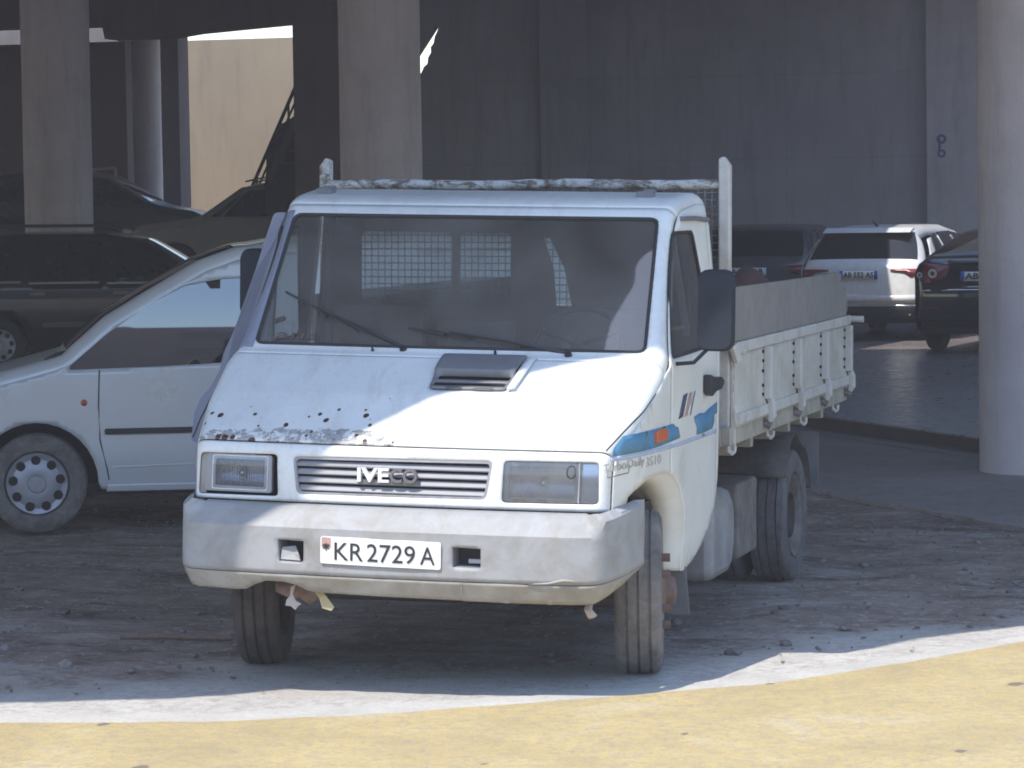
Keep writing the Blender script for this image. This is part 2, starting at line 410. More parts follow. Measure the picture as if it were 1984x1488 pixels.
# ------------------------------------------------------------------ ground
YC = [(-40, -17), (-12, -5.6), (-4, -2.1), (-2.2, -1.25), (-1.34, -.92), (-.53, -.74), (.0, -.48), (.48, -.17), (1.0, .22), (1.5, .63), (2.0, 1.36), (2.39, 2.02), (4, 4.4), (8, 10), (20, 27)]
ycx = np.array([p[0] for p in YC]); ycy = np.array([p[1] for p in YC])
def vnoise(x, y, s, seed=0):
    x = np.asarray(x, float)/s; y = np.asarray(y, float)/s
    xi = np.floor(x).astype(int); yi = np.floor(y).astype(int); fx = x-xi; fy = y-yi
    fx = fx*fx*(3-2*fx); fy = fy*fy*(3-2*fy)
    def h(a, b):
        n = (a*374761393+b*668265263+seed*1442695041) & 0x7fffffff
        n = ((n ^ (n >> 13))*1274126177) & 0x7fffffff
        return ((n ^ (n >> 16)) & 0xffff)/65535.
    return (h(xi, yi)*(1-fx)+h(xi+1, yi)*fx)*(1-fy)+(h(xi, yi+1)*(1-fx)+h(xi+1, yi+1)*fx)*fy
def fbm(x, y, s, seed=0, o=4):
    return sum(vnoise(x, y, s/2**k, seed+k)*.5**k for k in range(o))/sum(.5**k for k in range(o))
def axis_pts(lo, hi, step, far):
    a = list(np.arange(lo, hi+1e-6, step)); d = step; v = hi; up = []
    while v < far: d *= 1.35; v += d; up.append(v)
    d = step; v = lo; dn = []
    while v > -far: d *= 1.35; v -= d; dn.append(v)
    return np.array(dn[::-1]+a+up)
gx = axis_pts(-6.5, 4.5, .05, 400); gy = axis_pts(-3.2, 12., .06, 400)
GX, GY = np.meshgrid(gx, gy, indexing='ij')
sd = GY-np.interp(GX, ycx, ycy)                     # distance past the yellow edge (along y)
wid = np.interp(GX, [-6, -2.4, -.5, .8, 1.6, 3], [2.6, 2.2, 2.0, 2.5, 2.4, 2.0])
wv = 1.15-sd/wid+(fbm(GX, GY, .9, 3)-.5)*.9
wv = np.where(sd < 0, 1.2, wv)
wv = np.maximum(wv, (fbm(GX, GY, .35, 21)-.60)*2.2*(GX > .9)*(GY < 9))
rough = np.clip(1-wv, 0, 1)
near = ((GX > -6.6) & (GX < 4.6) & (GY > -3.3) & (GY < 12.1)).astype(float)
HZ = -.006+((fbm(GX, GY, .25, 11, 5)-.5)*.035*rough+(fbm(GX, GY, .6, 15)-.5)*.03*rough+(fbm(GX, GY, .09, 18, 2)-.5)*.008)*near
for tx_, ty_ in ((.86, .87), (-.86, .87), (.87, 4.2), (-.87, 4.2), (-4.55, 6.6)):
    HZ *= 1-np.exp(-((GX-tx_)**2+(GY-ty_)**2)/.05)
HZ = np.where(sd < .03, -.006, HZ)
nx_, ny_ = GX.shape
V = np.stack([GX, GY, HZ], -1).reshape(-1, 3)
I = np.arange(nx_*ny_).reshape(nx_, ny_)
F = np.stack([I[:-1, :-1], I[1:, :-1], I[1:, 1:], I[:-1, 1:]], -1).reshape(-1, 4)
t = NT('ground_dirt_and_concrete'); v = t.co()
at = t.node('ShaderNodeAttribute', attribute_name='conc')
n1 = t.noise(v, 2.2, 8, .7, .3); n2 = t.noise(v, 16, 8, .75); n3 = t.noise(v, 90, 4, .7)
n4 = t.noise(t.co((.6, 1.6, 1)), 1.1, 6, .75, .8)
msk = t.ramp(t.math('ADD', at.outputs['Fac'], t.math('MULTIPLY', t.math('SUBTRACT', n2, .5), 1.1)), [(.36, 0.), (.6, 1.)])
dirt = t.ramp(n1, [(.28, (.17, .125, .10)), (.48, (.29, .225, .19)), (.68, (.44, .37, .325))])
dirt = t.mix(t.ramp(n2, [(.50, 0.), (.74, .8)]), dirt, (.38, .33, .31))
dirt = t.mix(t.ramp(n3, [(.3, .6), (.5, 0.)]), dirt, (.03, .024, .022))
dirt = t.mix(t.ramp(n4, [(.37, .8), (.46, 0.)]), dirt, (.075, .058, .05))
dirt = t.mix(t.ramp(n4, [(.54, 0.), (.62, .6)]), dirt, (.50, .47, .45))
dirt = t.mix(t.ramp(n2, [(.56, 0.), (.62, .7)]), dirt, (.55, .52, .50))
conc = t.ramp(n1, [(.25, (.42, .40, .38)), (.7, (.58, .56, .53))])
conc = t.mix(t.ramp(n2, [(.45, 0.), (.7, .75)]), conc, (.24, .21, .19))
conc = t.mix(t.ramp(n3, [(.3, .5), (.48, 0.)]), conc, (.14, .12, .11))
setp(t, Base_Color=t.mix(msk, dirt, conc), Roughness=.92)
t.bump(t.math('ADD', t.math('MULTIPLY', n2, 1.4), t.math('MULTIPLY', n3, .7)), .4, .015)
ground = mesh_obj('ground', V, F, t.m, smooth=True); tag(ground, kind='structure')
a = ground.data.attributes.new('conc', 'FLOAT', 'POINT'); a.data.foreach_set('value', np.clip(wv, 0, 1.3).reshape(-1).astype(np.float32))

def edge_line(xs, off=0., jag=.012, seed=0):
    ys = np.interp(xs, ycx, ycy)+off
    return list(zip(xs, ys+(fbm(xs, ys, .07, seed, 3)-.5)*jag*2+(fbm(xs, ys, .6, seed+9, 2)-.5)*.03))
# painted yellow pavement, worn
t = NT('worn_yellow_paint'); v = t.co()
n1 = t.noise(v, 1.5, 8, .72, .4); n2 = t.noise(v, 17, 8, .8, .8); n3 = t.noise(v, 70, 5, .7)
c = t.ramp(n1, [(.28, (.37, .285, .14)), (.55, (.51, .40, .19)), (.75, (.55, .455, .26))])
c = t.mix(t.ramp(n2, [(.46, 0.), (.60, .75)]), c, (.33, .28, .21)); c = t.mix(t.ramp(n1, [(.57, 0.), (.68, .4)]), c, (.50, .45, .36))
c = t.mix(t.ramp(n3, [(.32, .7), (.46, 0.)]), c, (.25, .20, .13))
cr = t.node('ShaderNodeTexVoronoi', feature='DISTANCE_TO_EDGE'); cr.inputs['Scale'].default_value = 1.1; t.link(t.co(), cr.inputs['Vector'])
ckm = t.math('LESS_THAN', cr.outputs['Distance'], t.math('MULTIPLY', t.math('SUBTRACT', n2, .42), .06))
c = t.mix(t.math('MULTIPLY', ckm, .0), c, (.16, .13, .11))
vo = t.node('ShaderNodeTexVoronoi'); vo.inputs['Scale'].default_value = 2.3; vo.inputs['Randomness'].default_value = 1
t.link(t.co((1, .6, 1)), vo.inputs['Vector'])
sp = t.math('LESS_THAN', t.math('ADD', vo.outputs['Distance'], t.math('MULTIPLY', n2, .12)), .135)
c = t.mix(t.math('MULTIPLY', sp, .8), c, (.13, .115, .11))
setp(t, Base_Color=c, Roughness=.85); t.bump(t.math('ADD', t.math('MULTIPLY', n2, 1.2), n3), .5, .012)
xs = np.arange(-9, 6, .03)
pts = edge_line(xs, 0, .026, 4)+[(30, 26), (30, -9), (-9, -9)]
V, F = [(x, y, -.002) for x, y in pts], None
P = [Vector(p) for p in pts]
v2, e2, f2, *_ = delaunay_2d_cdt(P, [(i, (i+1) % len(P)) for i in range(len(P))], [], 1, 1e-6)
o = mesh_obj('yellow_pavement', [(p[0], p[1], .0045) for p in v2], [tuple(f) for f in f2], t.m); tag(o, kind='structure')
# smooth pale strip between paint and dirt
t = NT('kerb_strip_concrete'); v = t.co(); n1 = t.noise(v, 3, 8, .7); n2 = t.noise(v, 40, 6, .7)
c = t.ramp(n1, [(.3, (.40, .385, .36)), (.7, (.54, .52, .49))]); c = t.mix(t.ramp(n2, [(.5, 0.), (.7, .6)]), c, (.28, .25, .22))
setp(t, Base_Color=c, Roughness=.85); t.bump(n2, .4, .008)
up = edge_line(xs, -.06, .026, 4); lo = []
for x, y in edge_line(xs, .27, .05, 31): lo.append((x, y))
pts = up+lo[::-1]; P = [Vector(p) for p in pts]
v2, e2, f2, *_ = delaunay_2d_cdt(P, [(i, (i+1) % len(P)) for i in range(len(P))], [], 1, 1e-6)
o = mesh_obj('kerb_strip', [(p[0], p[1], .0005) for p in v2], [tuple(f) for f in f2], t.m); tag(o, kind='structure')

# apron and raised garage floor
t = NT('apron_concrete'); v = t.co(); n1 = t.noise(v, 1.2, 8, .7); n2 = t.noise(v, 22, 8, .7)
c = t.ramp(n1, [(.3, (.27, .235, .24)), (.7, (.38, .335, .335))]); c = t.mix(t.ramp(n2, [(.5, 0.), (.7, .5)]), c, (.085, .075, .075))
setp(t, Base_Color=c, Roughness=.7); t.bump(n2, .3, .008)
ap = [(8, -1.5), (1.87, 6.76), (.29, 8.9), (-1.0, 10.9), (-3.6, 15.5), (-4.0, 19.6), (-.93, 15.0), (.9, 12.4), (9, .9)]
apj = resample(ap, .12); apj = [(x+(random.random()-.5)*.05, y+(random.random()-.5)*.05) for x, y in apj]
o = MB().prism(apj, lambda x, y: (x, y, .022), lambda x, y: (x, y, -.03)).build('apron', t.m); tag(o, kind='structure')
t = NT('polished_floor'); v = t.co(); n1 = t.noise(v, .7, 8, .7, .5); n2 = t.noise(v, 7, 7, .7)
c = t.ramp(n1, [(.3, (.14, .115, .115)), (.7, (.24, .205, .20))])
setp(t, Base_Color=c, Roughness=t.ramp(n2, [(.3, .20), (.7, .42)]), Specular_IOR_Level=.7); t.bump(t.math('ADD', n1, t.math('MULTIPLY', n2, .3)), .10, .02)
fl = [(10, -.6), (.9, 12.4), (-.93, 15.0), (-4.0, 19.4), (-8, 20.4), (-40, 21), (-40, 46.5), (40, 46.5), (40, -.6)]
o = MB().prism(fl, lambda x, y: (x, y, .13), lambda x, y: (x, y, -.02)).build('garage_floor', t.m); tag(o, kind='structure')

rs_ = [(10.0, -.6), (.9, 12.4), (-.93, 15.0), (-4.0, 19.4), (-8, 20.4), (-40, 21)]
kb = MB(); n = len(rs_); q0 = [(x-.012, y-.012) for x, y in rs_]
kb.add([(x, y, -.02) for x, y in q0]+[(x, y, .118) for x, y in q0]+[(x-.26, y-.26, .026) for x, y in rs_], [(i, i+1, n+i+1, n+i) for i in range(n-1)]+[(2*n+i, 2*n+i+1, i+1, i) for i in range(n-1)])
t = NT('shade_dark_kerb'); setp(t, Base_Color=t.ramp(t.noise(t.co(), 3, 6, .7), [(.3, (.035, .026, .026)), (.7, (.07, .055, .052))]), Roughness=.8)  # riser and sloping strip coloured dark to stand in for shade
o = kb.build('kerb', t.m); tag(o, kind='structure')
o = MB().tube([(-1.80, 1.43, .012), (-1.55, 1.46, .014), (-1.25, 1.47, .012)], .010, 5).build('red_stick', 'rust'); tag(o, 'thin reddish stick lying on the dirt left of the front wheel', 'stick')
# loose stones and crumbs on the dirt
mb = MB()
ico = [(0, 0, 1), (.894, 0, .447), (.276, .851, .447), (-.724, .526, .447), (-.724, -.526, .447), (.276, -.851, .447), (.724, .526, -.447), (-.276, .851, -.447), (-.894, 0, -.447), (-.276, -.851, -.447), (.724, -.526, -.447), (0, 0, -1)]
icf = [(0, 1, 2), (0, 2, 3), (0, 3, 4), (0, 4, 5), (0, 5, 1), (1, 6, 2), (2, 7, 3), (3, 8, 4), (4, 9, 5), (5, 10, 1), (2, 6, 7), (3, 7, 8), (4, 8, 9), (5, 9, 10), (1, 10, 6), (11, 7, 6), (11, 8, 7), (11, 9, 8), (11, 10, 9), (11, 6, 10)]
k = 0
while k < 2200:
    x = random.uniform(-6, 3.6); y = random.uniform(-.2, 12)
    s = y-np.interp(x, ycx, ycy)
    if s < .35 or random.random() > (.25 if s < 1 else 1): continue
    r = random.uniform(.004, .012) if random.random() < .93 else random.uniform(.014, .034)
    if math.hypot(abs(x)-.86, y-.87) < .25: continue
    if -x*.0+y > 8.9-(x-.29)*1.35: continue
    k += 1; e = (random.uniform(.7, 1.5), random.uniform(.7, 1.4), random.uniform(.4, .8)); q = random.random()*6.28
    mb.add([(x+r*(p[0]*e[0]*math.cos(q)-p[1]*e[1]*math.sin(q))*(1+.25*random.random()), y+r*(p[0]*e[0]*math.sin(q)+p[1]*e[1]*math.cos(q))*(1+.25*random.random()), r*.3+r*p[2]*e[2]) for p in ico], icf)
t = NT('gravel'); v = t.co(); n1 = t.noise(v, 6, 2, .5)
setp(t, Base_Color=t.ramp(n1, [(.3, (.13, .11, .105)), (.55, (.20, .175, .165)), (.7, (.30, .28, .27))]), Roughness=.9)
o = mb.build('gravel', t.m, smooth=False); tag(o, 'loose pale stones and crumbs scattered over the dirt around the truck', 'gravel', kind='stuff')

# ------------------------------------------------------------------ building
H = 5.6; sh = (-.25*H, -.5*H)
SE = [(-30, -10.3), (-12, -4.05), (-1.58, -.40), (-.95, -.17), (-.72, -.02), (-.46, .26), (-.18, .46), (.09, .68), (.39, .99), (1.0, 1.40), (1.2, 1.50), (1.70, 1.70), (1.82, 2.02), (2.31, 2.62), (5, 5.3), (14, 14), (36, 35)]
edge = [(x+sh[0], y+sh[1]) for x, y in SE]
out = edge+[(36, 46), (-45, 46), (-45, -13)]
gpoly = [(-2.45, 26.1), (7., 27.6), (7., 33.4), (-1.62, 33.4)]
Hh = H-.13
hole = [(x-.25*Hh, y-.5*Hh) for x, y in gpoly]
V, F = sheet(out, [hole], 3., lambda x, y: (x, y, H+.25))
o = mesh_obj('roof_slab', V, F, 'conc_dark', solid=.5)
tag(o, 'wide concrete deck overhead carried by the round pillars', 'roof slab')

def column(name, x, y, d, z0, label, z1=H, mat='conc', group='round concrete pillars', base=True):
    prof = [(z0-.02, d/2+.0)]+[(z, d/2*(1+.004*math.sin(z*3.1))) for z in np.linspace(z0, z1-.02, 14)]
    t_ = thing(name, label, 'pillar', (x, y, z0), group=group)
    MB().lathe(prof, 56, 'z', (x, y, 0)).build('shaft', mat, t_, smooth=True)
    return t_
column('round_pillar', 1.55, 10.75, .88, .0, 'broad round concrete pillar on the apron beside the parked black car')
column('round_pillar', -5.5, 17.1, .80, .0, 'round concrete pillar rising behind the truck cab')
column('round_pillar', -12.2, 24.6, .86, .13, 'round concrete pillar behind the dark estate car')
column('round_pillar', -19.2, 44.6, .80, .13, 'slim far round pillar, pale down one side, beside the tan wall')

def wallbox(name, a, b, mat, label, cat='wall'):
    o = MB().box(a, b).build(name, mat); return tag(o, label, cat)
# great back wall with ragged opening
def WX(u, D=0): return u
bw = [(-12.35, -.02), (30, -.02), (30, H-.01), (-12.35, H-.01)]
hl = [(-12.329, 4.878), (-12.241, 4.876), (-12.207, 4.362), (-11.925, 4.04), (-11.318, 3.943), (-10.947, 4.378), (-10.619, 4.844), (-10.586, 4.778), (-10.649, 4.648), (-10.668, 4.55), (-10.72, 4.486), (-10.713, 4.404), (-10.766, 4.323), (-10.777, 4.225), (-10.838, 4.177), (-10.883, 4.08), (-10.953, 4.016), (-11.149, 3.691), (-12.019, 3.712), (-12.315, 4.257)]
V, F = sheet(bw, [hl], 1.5, lambda x, z: (x, 36.1, z))
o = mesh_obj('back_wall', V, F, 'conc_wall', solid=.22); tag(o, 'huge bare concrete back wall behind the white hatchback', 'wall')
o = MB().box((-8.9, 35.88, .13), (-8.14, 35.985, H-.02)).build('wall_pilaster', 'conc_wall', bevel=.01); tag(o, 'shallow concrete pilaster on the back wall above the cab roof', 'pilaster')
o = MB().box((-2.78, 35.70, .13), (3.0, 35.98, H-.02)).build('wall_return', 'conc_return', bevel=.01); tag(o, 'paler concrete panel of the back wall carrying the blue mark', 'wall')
# blue mark: ring with a stub (small painted emblem)
mk = MB(); cx, cz = -2.55, 2.86
mk.lathe([(0, .075), (-.006, .075), (-.006, .035), (0, .035)], 20, 'y', (cx, 35.698, cz)).lathe([(0, .065), (-.006, .065), (-.006, .03), (0, .03)], 20, 'y', (cx, 35.698, cz-.22))
mk.box((cx-.05, 35.690, cz-.19), (cx-.01, 35.698, cz+.0))
tag(mk.build('wall_sign', 'bluesign'), 'small blue double ring mark high on the pale wall panel', 'sign')
# left: dark partition, square post, wide dark pier, diagonal beam, tan wall
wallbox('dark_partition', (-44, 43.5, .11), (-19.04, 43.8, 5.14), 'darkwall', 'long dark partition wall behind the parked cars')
o = MB().box((-19.15, 45.3, .1), (-18.68, 45.85, H-.01)).build('square_post', 'darkwall', bevel=.01); tag(o, 'dark square concrete post between the slim pillar and tan wall', 'post')
o = MB().box((-11.22, 30.8, .1), (-10.60, 31.5, H-.01)).build('square_pier', 'darkwall', bevel=.01); tag(o, 'wide dark square pier beside the staircase top', 'pier')
q_ = [(4+(x-4)*.866, 2.06+(z-2.06)*.866) for x, z in [(-50, 5.5), (-19.108, 5.385), (-19.061, 5.141), (-17.914, 5.128), (-17.291, 5.207), (-15.527, 5.319), (-14.85, 5.40)]]
bm_ = MB().prism(q_+[(q_[-1][0], H-.004), (q_[0][0], H-.004)], lambda x, z: (x, 35.2, z), lambda x, z: (x, 35.7, z))
o = MB().box((-44, 46.9, 4.4), (-20.6, 47.1, 5.75)).build('upper_band', 'conc_dark'); tag(o, 'dim concrete band above the long partition wall', 'wall')
tag(bm_.build('ceiling_beam', 'darkwall'), 'dark downstand beam crossing in front of the sunlit tan wall', 'beam')
tw = MB().box((-32, 54.5, 0), (-17.6, 54.9, 5.72)); tag(tw.build('tan_wall', 'tanwall'), 'sunlit tan rendered wall beyond the deck', 'wall')
o = MB().box((-60, 46.5, -.02), (40, 60, .06)).build('yard', 'tanwall'); tag(o, kind='structure')
# staircase
st = thing('staircase', 'dark steel staircase climbing in front of the tan wall', 'staircase', (-14.0, 36.3, .13))
P0 = np.array((-14.35, 36.9, 1.35)); P1 = np.array((-12.45, 34.75, 3.62)); dv = P1-P0
side = np.array((.75, .66, 0))*.9
mb = MB()
for s_ in (np.zeros(3), side):
    a, b = P0+s_, P1+s_
    A = P0-(dv*1.0)+s_
    mb.add([A+[0, 0, -.12], b+[0, 0, -.12], b+[0, 0, .12], A+[0, 0, .12], A+[.04, .04, -.12], b+[.04, .04, -.12], b+[.04, .04, .12], A+[.04, .04, .12]], [(0, 1, 2, 3), (7, 6, 5, 4), (0, 4, 5, 1), (3, 2, 6, 7), (0, 3, 7, 4), (1, 5, 6, 2)])
mb.build('stringer', 'stairsteel', st)
mb = MB()
for k in range(-8, 12):
    p = P0+dv*(k/12.); mb.add([p+[-.12, .14, 0], p+[.12, -.14, 0], p+side+[.12, -.14, 0], p+side+[-.12, .14, 0], p+[-.12, .14, .03], p+[.12, -.14, .03], p+side+[.12, -.14, .03], p+side+[-.12, .14, .03]], [(0, 1, 2, 3), (7, 6, 5, 4), (0, 4, 5, 1), (1, 5, 6, 2), (2, 6, 7, 3), (3, 7, 4, 0)])
mb.build('tread', 'stairsteel', st)
mb = MB()
rl = np.array((0, 0, .50))
mb.tube([P0-dv*.6+rl, P1+rl], .03); mb.tube([P0-dv*.6+rl*.55, P1+rl*.55], .018)
for k in range(-3, 7): p = P0+dv*(k/6.-.05); mb.tube([p, p+rl], .02)
mb.tube([P1, P1+rl*1.25], .03)
mb.build('handrail', 'stairsteel', st)
mb = MB(); a, b, c_ = P0-dv*.2, P1-[0, 0, .2], np.array((P1[0], P1[1], .2))
mb.prism([(0, 0), (1, 0), (2, 0)], lambda i, j: [a+[.3, 0, -.3], b+[.25, 0, -.35], c_][int(i)], lambda i, j: [a+[.35, .1, -.3], b+[.3, .1, -.35], c_+[.05, .1, 0]][int(i)])
mb.build('under_panel', 'stairsteel', st)
mb = MB().prism([(-13.53, 1.6), (-13.53, 2.39), (-13.46, 2.91), (-13.23, 3.32), (-13.10, 3.38), (-12.74, 3.64), (-12.4, 3.85), (-12.4, 1.6)], lambda x, z: (x, 35.9, z), lambda x, z: (x, 35.95, z)); mb.build('landing_panel', 'stairsteel', st)

# facade added across the road, behind the viewer, to darken what the glass reflects
FBH = 9.8
fb = thing('added_facing_building', 'plain unseen building added across the road for dark reflections in the glass', 'building', (0, -40, 0))
MB().box((-34, -48, -.02), (34, -40, FBH)).build('wall', 'darkwall', fb)
for fx in range(-30, 31, 5):
    for fz in (1.2, 4.2, 7.2): MB().box((fx-.8, -40.0, fz), (fx+.8, -39.94, fz+1.5)).build('window', 'sglass' if 0 else 'cglass', fb)
# ------------------------------------------------------------------ TRUCK
def TL(L, r=0):
    def f(v):
        x, y, z = v; z = z-L*x; return (x+L*(z-.5), y, z)
    return f
TC, TB = TL(.026), TL(.014)
truck = thing('flatbed_truck', 'old white dropside truck with chipped bonnet, grey bumper and plate KR 2729 A', 'truck', (0, 0, 0))
def part(name, geo, mat, parent=None, lean=TC, **kw):
    V, F = (geo.V, geo.F) if isinstance(geo, MB) else geo
    return mesh_obj(name, [lean(v) for v in V], F, mat, parent if parent is not None else truck, **kw)
WLY = ([.05, .15, .4, .7, 1.0, 2.0], [.895, .912, .962, .988, 1.0, 1.0])
def HW(y, z):
    h = np.interp(y, *WLY)
    if z > 1.35: h -= (z-1.35)*np.interp(y, [.8, 1.3, 1.7], [.30, .13, .10])
    elif z < .8 and y > .9: h -= (.8-z)**2*.25
    return float(h)
PR = [(.10, .795), (.104, .86), (.112, .94), (.124, 1.0), (.136, 1.024), (.146, 1.036), (.160, 1.049), (.19, 1.070), (.25, 1.104), (.45, 1.214), (.65, 1.318), (.755, 1.372), (.80, 1.388), (.822, 1.397), (.832, 1.408),
      (.935, 1.556), (1.065, 1.742), (1.150, 1.866), (1.236, 1.985), (1.255, 2.006), (1.280, 2.028), (1.315, 2.050), (1.38, 2.068), (1.50, 2.082), (1.64, 2.094), (1.76, 2.094), (1.82, 2.08), (1.855, 2.04), (1.865, 1.99)]
PRa = np.array(PR); TT = np.concatenate([[0], np.cumsum(np.linalg.norm(np.diff(PRa, axis=0), axis=1))])
def tz(y): return float(np.interp(y, PRa[:-1, 0], TT[:-1]))           # arc length at a given y
def tzz(z): return float(np.interp(z, PRa[:24, 1], TT[:24]))
def prof(t):
    y, z = np.interp(t, TT, PRa[:, 0]), np.interp(t, TT, PRa[:, 1]); e = .012
    a = np.array([np.interp(t-e, TT, PRa[:, i]) for i in (0, 1)]); b = np.array([np.interp(t+e, TT, PRa[:, i]) for i in (0, 1)])
    d = b-a; d /= np.linalg.norm(d); return y, z, -d[1], d[0]
RR = .05
def skin(u, t, lift=0.):
    y, z, ny, nz = prof(t); h = HW(y, z); s = 1 if u >= 0 else -1; A = min(abs(u), .95)/.86*(h-RR); dr = 0
    if abs(u) > .86:
        th = min(1, (abs(u)-.86)/.09)*math.pi/2; A = h-RR+RR*math.sin(th); dr = RR*(1-math.cos(th))
    bow = np.interp(t, [TT[0], TT[8], TT[13], TT[18], TT[22], TT[-1]], [.055, .05, .065, .06, .03, .0])
    q = 1-(A/h)**2; cz = .018*q*np.interp(t, [TT[5], TT[9], TT[12]], [0, 1, 0])
    return np.array((s*A, y-bow*q+ny*(lift-dr), z+nz*(lift-dr)+cz))
def U(x, t):
    y, z, *_ = prof(t); h = HW(y, z)-RR; a = abs(x)/h*.86
    if abs(x) > h: a = .86+.09*math.asin(min(1, (abs(x)-h)/RR))/(math.pi/2)
    return math.copysign(a, x)
def sk(pts):            # (x, t) -> (u, t)
    return [(U(x, t), t) for x, t in pts]
def L(f, lift=0.): return lambda u, t: skin(u, t, lift)
tP, tLip, tHood, tG0, tG1 = TT[0], tz(.146), tz(.757), tz(.836), tz(1.234)
# front panel with lamp and grille openings
def zt(x, z): return (x, tzz(z))
hR = rpoly([zt(.470, .995), zt(.866, .998), zt(.870, .826), zt(.466, .823)], .02)
hLm = rpoly([zt(-.878, .985), zt(-.520, .990), zt(-.508, .815), zt(-.884, .812)], .02)
gr = rpoly([zt(-.448, .985), zt(.425, .992), zt(.402, .832), zt(-.425, .828)], .025)
dens = lambda p: sk(resample(p, .04))
ol = dens([(-.95, tP), (.95, tP), (.95, tLip-.003), (-.95, tLip-.003)])
ol = [(max(-.95, min(.95, u*1.05)), t_) if abs(u) > .90 else (u, t_) for u, t_ in ol]
ol = resample([(-.95, tP), (.95, tP), (.95, tLip-.004), (-.95, tLip-.004)], .04)
part('front_panel', sheet(ol, [dens(hR), dens(hLm), dens(gr)], .018, L(skin)), 'paint', smooth=40, solid=.006)
part('front_gap', sheet([(-.93, tLip-.02), (.93, tLip-.02), (.93, tLip+.02), (-.93, tLip+.02)], (), .04, L(skin, -.012)), 'dark', solid=.002)
# bonnet with scoop opening
vq = [(.022, tz(.775)), (.400, tz(.775)), (.374, tz(.497)), (.036, tz(.494))]
ol = resample([(-.95, tLip+.004), (.95, tLip+.004), (.95, tHood), (-.95, tHood)], .04)
bonnet = part('bonnet', sheet(ol, [dens(rpoly(vq, .03))], .02, L(skin)), 'hood', smooth=40, solid=.006)
part('bonnet_gap', sheet([(-.93, tHood-.012), (.93, tHood-.012), (.93, tHood+.014), (-.93, tHood+.014)], (), .04, L(skin, -.010)), 'dark', solid=.002)
# scoop: a raised dark wedge with two slots and a pale flange
vent = part('bonnet_vent', sheet(dens(rpoly(vq, .03)), [dens([(.055, tz(.595)), (.373, tz(.597)), (.368, tz(.566)), (.052, tz(.564))]), dens([(.050, tz(.545)), (.366, tz(.547)), (.361, tz(.518)), (.047, tz(.515))])], .02,
     lambda u, t: skin(u, t, .004+.022*max(0, min(1, (t-tz(.6))/.02))*max(0, min(1, (tz(.80)-t)/.16))+.006)), 'vent', smooth=30, solid=.008)
part('vent_void', sheet(dens(vq), (), .04, L(skin, -.012)), 'grille_black', vent, solid=.002)
mb = MB()
for ta, tb in ((.597, .50), (.548, .505)):
    pass
fl = [(.405, tz(.765)), (.440, tz(.765)), (.412, tz(.50)), (.380, tz(.492))]
part('vent_flange', sheet(dens(fl), (), .02, lambda u, t: skin(u, t, .020*max(0., min(1., (tz(.775)-t)/.05)))), 'paint', bonnet, smooth=40, solid=.01)
# cab frame: cowl, pillars, header
gh = rpoly([(-.888, tG0), (.888, tG0), (.846, tG1), (-.846, tG1)], .035)
ol = resample([(-.95, tHood+.004), (.95, tHood+.004), (.95, TT[20]), (-.95, TT[20])], .04)
part('cab_frame', sheet(ol, [dens(gh)], .022, L(skin)), 'paint', smooth=40, solid=.008)
ol = resample([(-.95, TT[20]+.003), (.95, TT[20]+.003), (.95, TT[-1]), (-.95, TT[-1])], .04)
roof = part('roof', sheet(ol, (), .025, L(skin)), 'paint', smooth=40, solid=.008)
V = [skin(u, t_, -.006) for u, t_ in dens(gh)]
rub = MB(); ring = [skin(u, t_, .001) for u, t_ in dens(gh)]; rub.tube(ring+ring[:2], .009, 6, False)
scr = part('windscreen', sheet(dens(gh), (), .05, L(skin, -.004)), 'screen', smooth=True)
part('screen_seal', rub, 'rubber', scr, smooth=True)
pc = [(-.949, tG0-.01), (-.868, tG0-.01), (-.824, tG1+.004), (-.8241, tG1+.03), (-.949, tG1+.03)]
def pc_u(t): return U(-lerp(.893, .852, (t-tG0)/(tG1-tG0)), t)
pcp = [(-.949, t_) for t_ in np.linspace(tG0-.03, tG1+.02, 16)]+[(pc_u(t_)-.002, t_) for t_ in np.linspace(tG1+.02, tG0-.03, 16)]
part('pillar_shade', sheet(pcp, (), .022, L(skin, .006)), 'flank_shade', smooth=40, solid=.006)  # added skin over the white pillar, shade painted in
# side fn
def side(s, off=0., bulge=False):
    def f(y, z):
        h = HW(y, z)+off
        if bulge:
            k = max(0., min(1., (y-.38)/.35)); k = k*k*(3-2*k)
            b = float(np.interp(z, [.93, .965, .985, 1.05, 1.12, 1.17, 1.25, 1.33, 1.40, 1.5, 1.75, 2.0], [0, .01, .085, .115, .145, .140, .075, .045, .03, .03, .028, .028]))
            h += k*b
        return (s*h, y, z)
    return f
edge_top = []
for t_ in np.linspace(0, TT[-1], 240):
    y, z, ny, nz = prof(t_); edge_top.append((y-ny*RR, z-nz*RR))
ARCH = [(.285, .815), (.30, .84), (.36, .862), (.50, .893), (.66, .905), (.80, .90), (.93, .868), (1.04, .80), (1.12, .71), (1.165, .60), (1.17, .50), (1.20, .43)]
sill = [(1.20, .43), (1.30, .42), (1.45, .445), (1.60, .50), (1.73, .585), (1.81, .68), (1.85, .80), (1.868, 1.0)]
def clip_y(poly, lo, hi):
    """Sutherland-Hodgman against y limits"""
    for lim, sg in ((lo, 1), (hi, -1)):
        out = []
        for i in range(len(poly)):
            a, b = poly[i-1], poly[i]; ia, ib = sg*(a[0]-lim) >= 0, sg*(b[0]-lim) >= 0
            if ia != ib:
                q = (lim-a[0])/(b[0]-a[0]+1e-12); out.append((lim, a[1]+(b[1]-a[1])*q))
            if ib: out.append(b)
        poly = out
    return poly
full = [(.145, .795)]+edge_top[1:]+[(1.868, 1.95), (1.868, 1.0)]+sill[::-1][1:]+ARCH[::-1][1:]+[(.2, .80)]
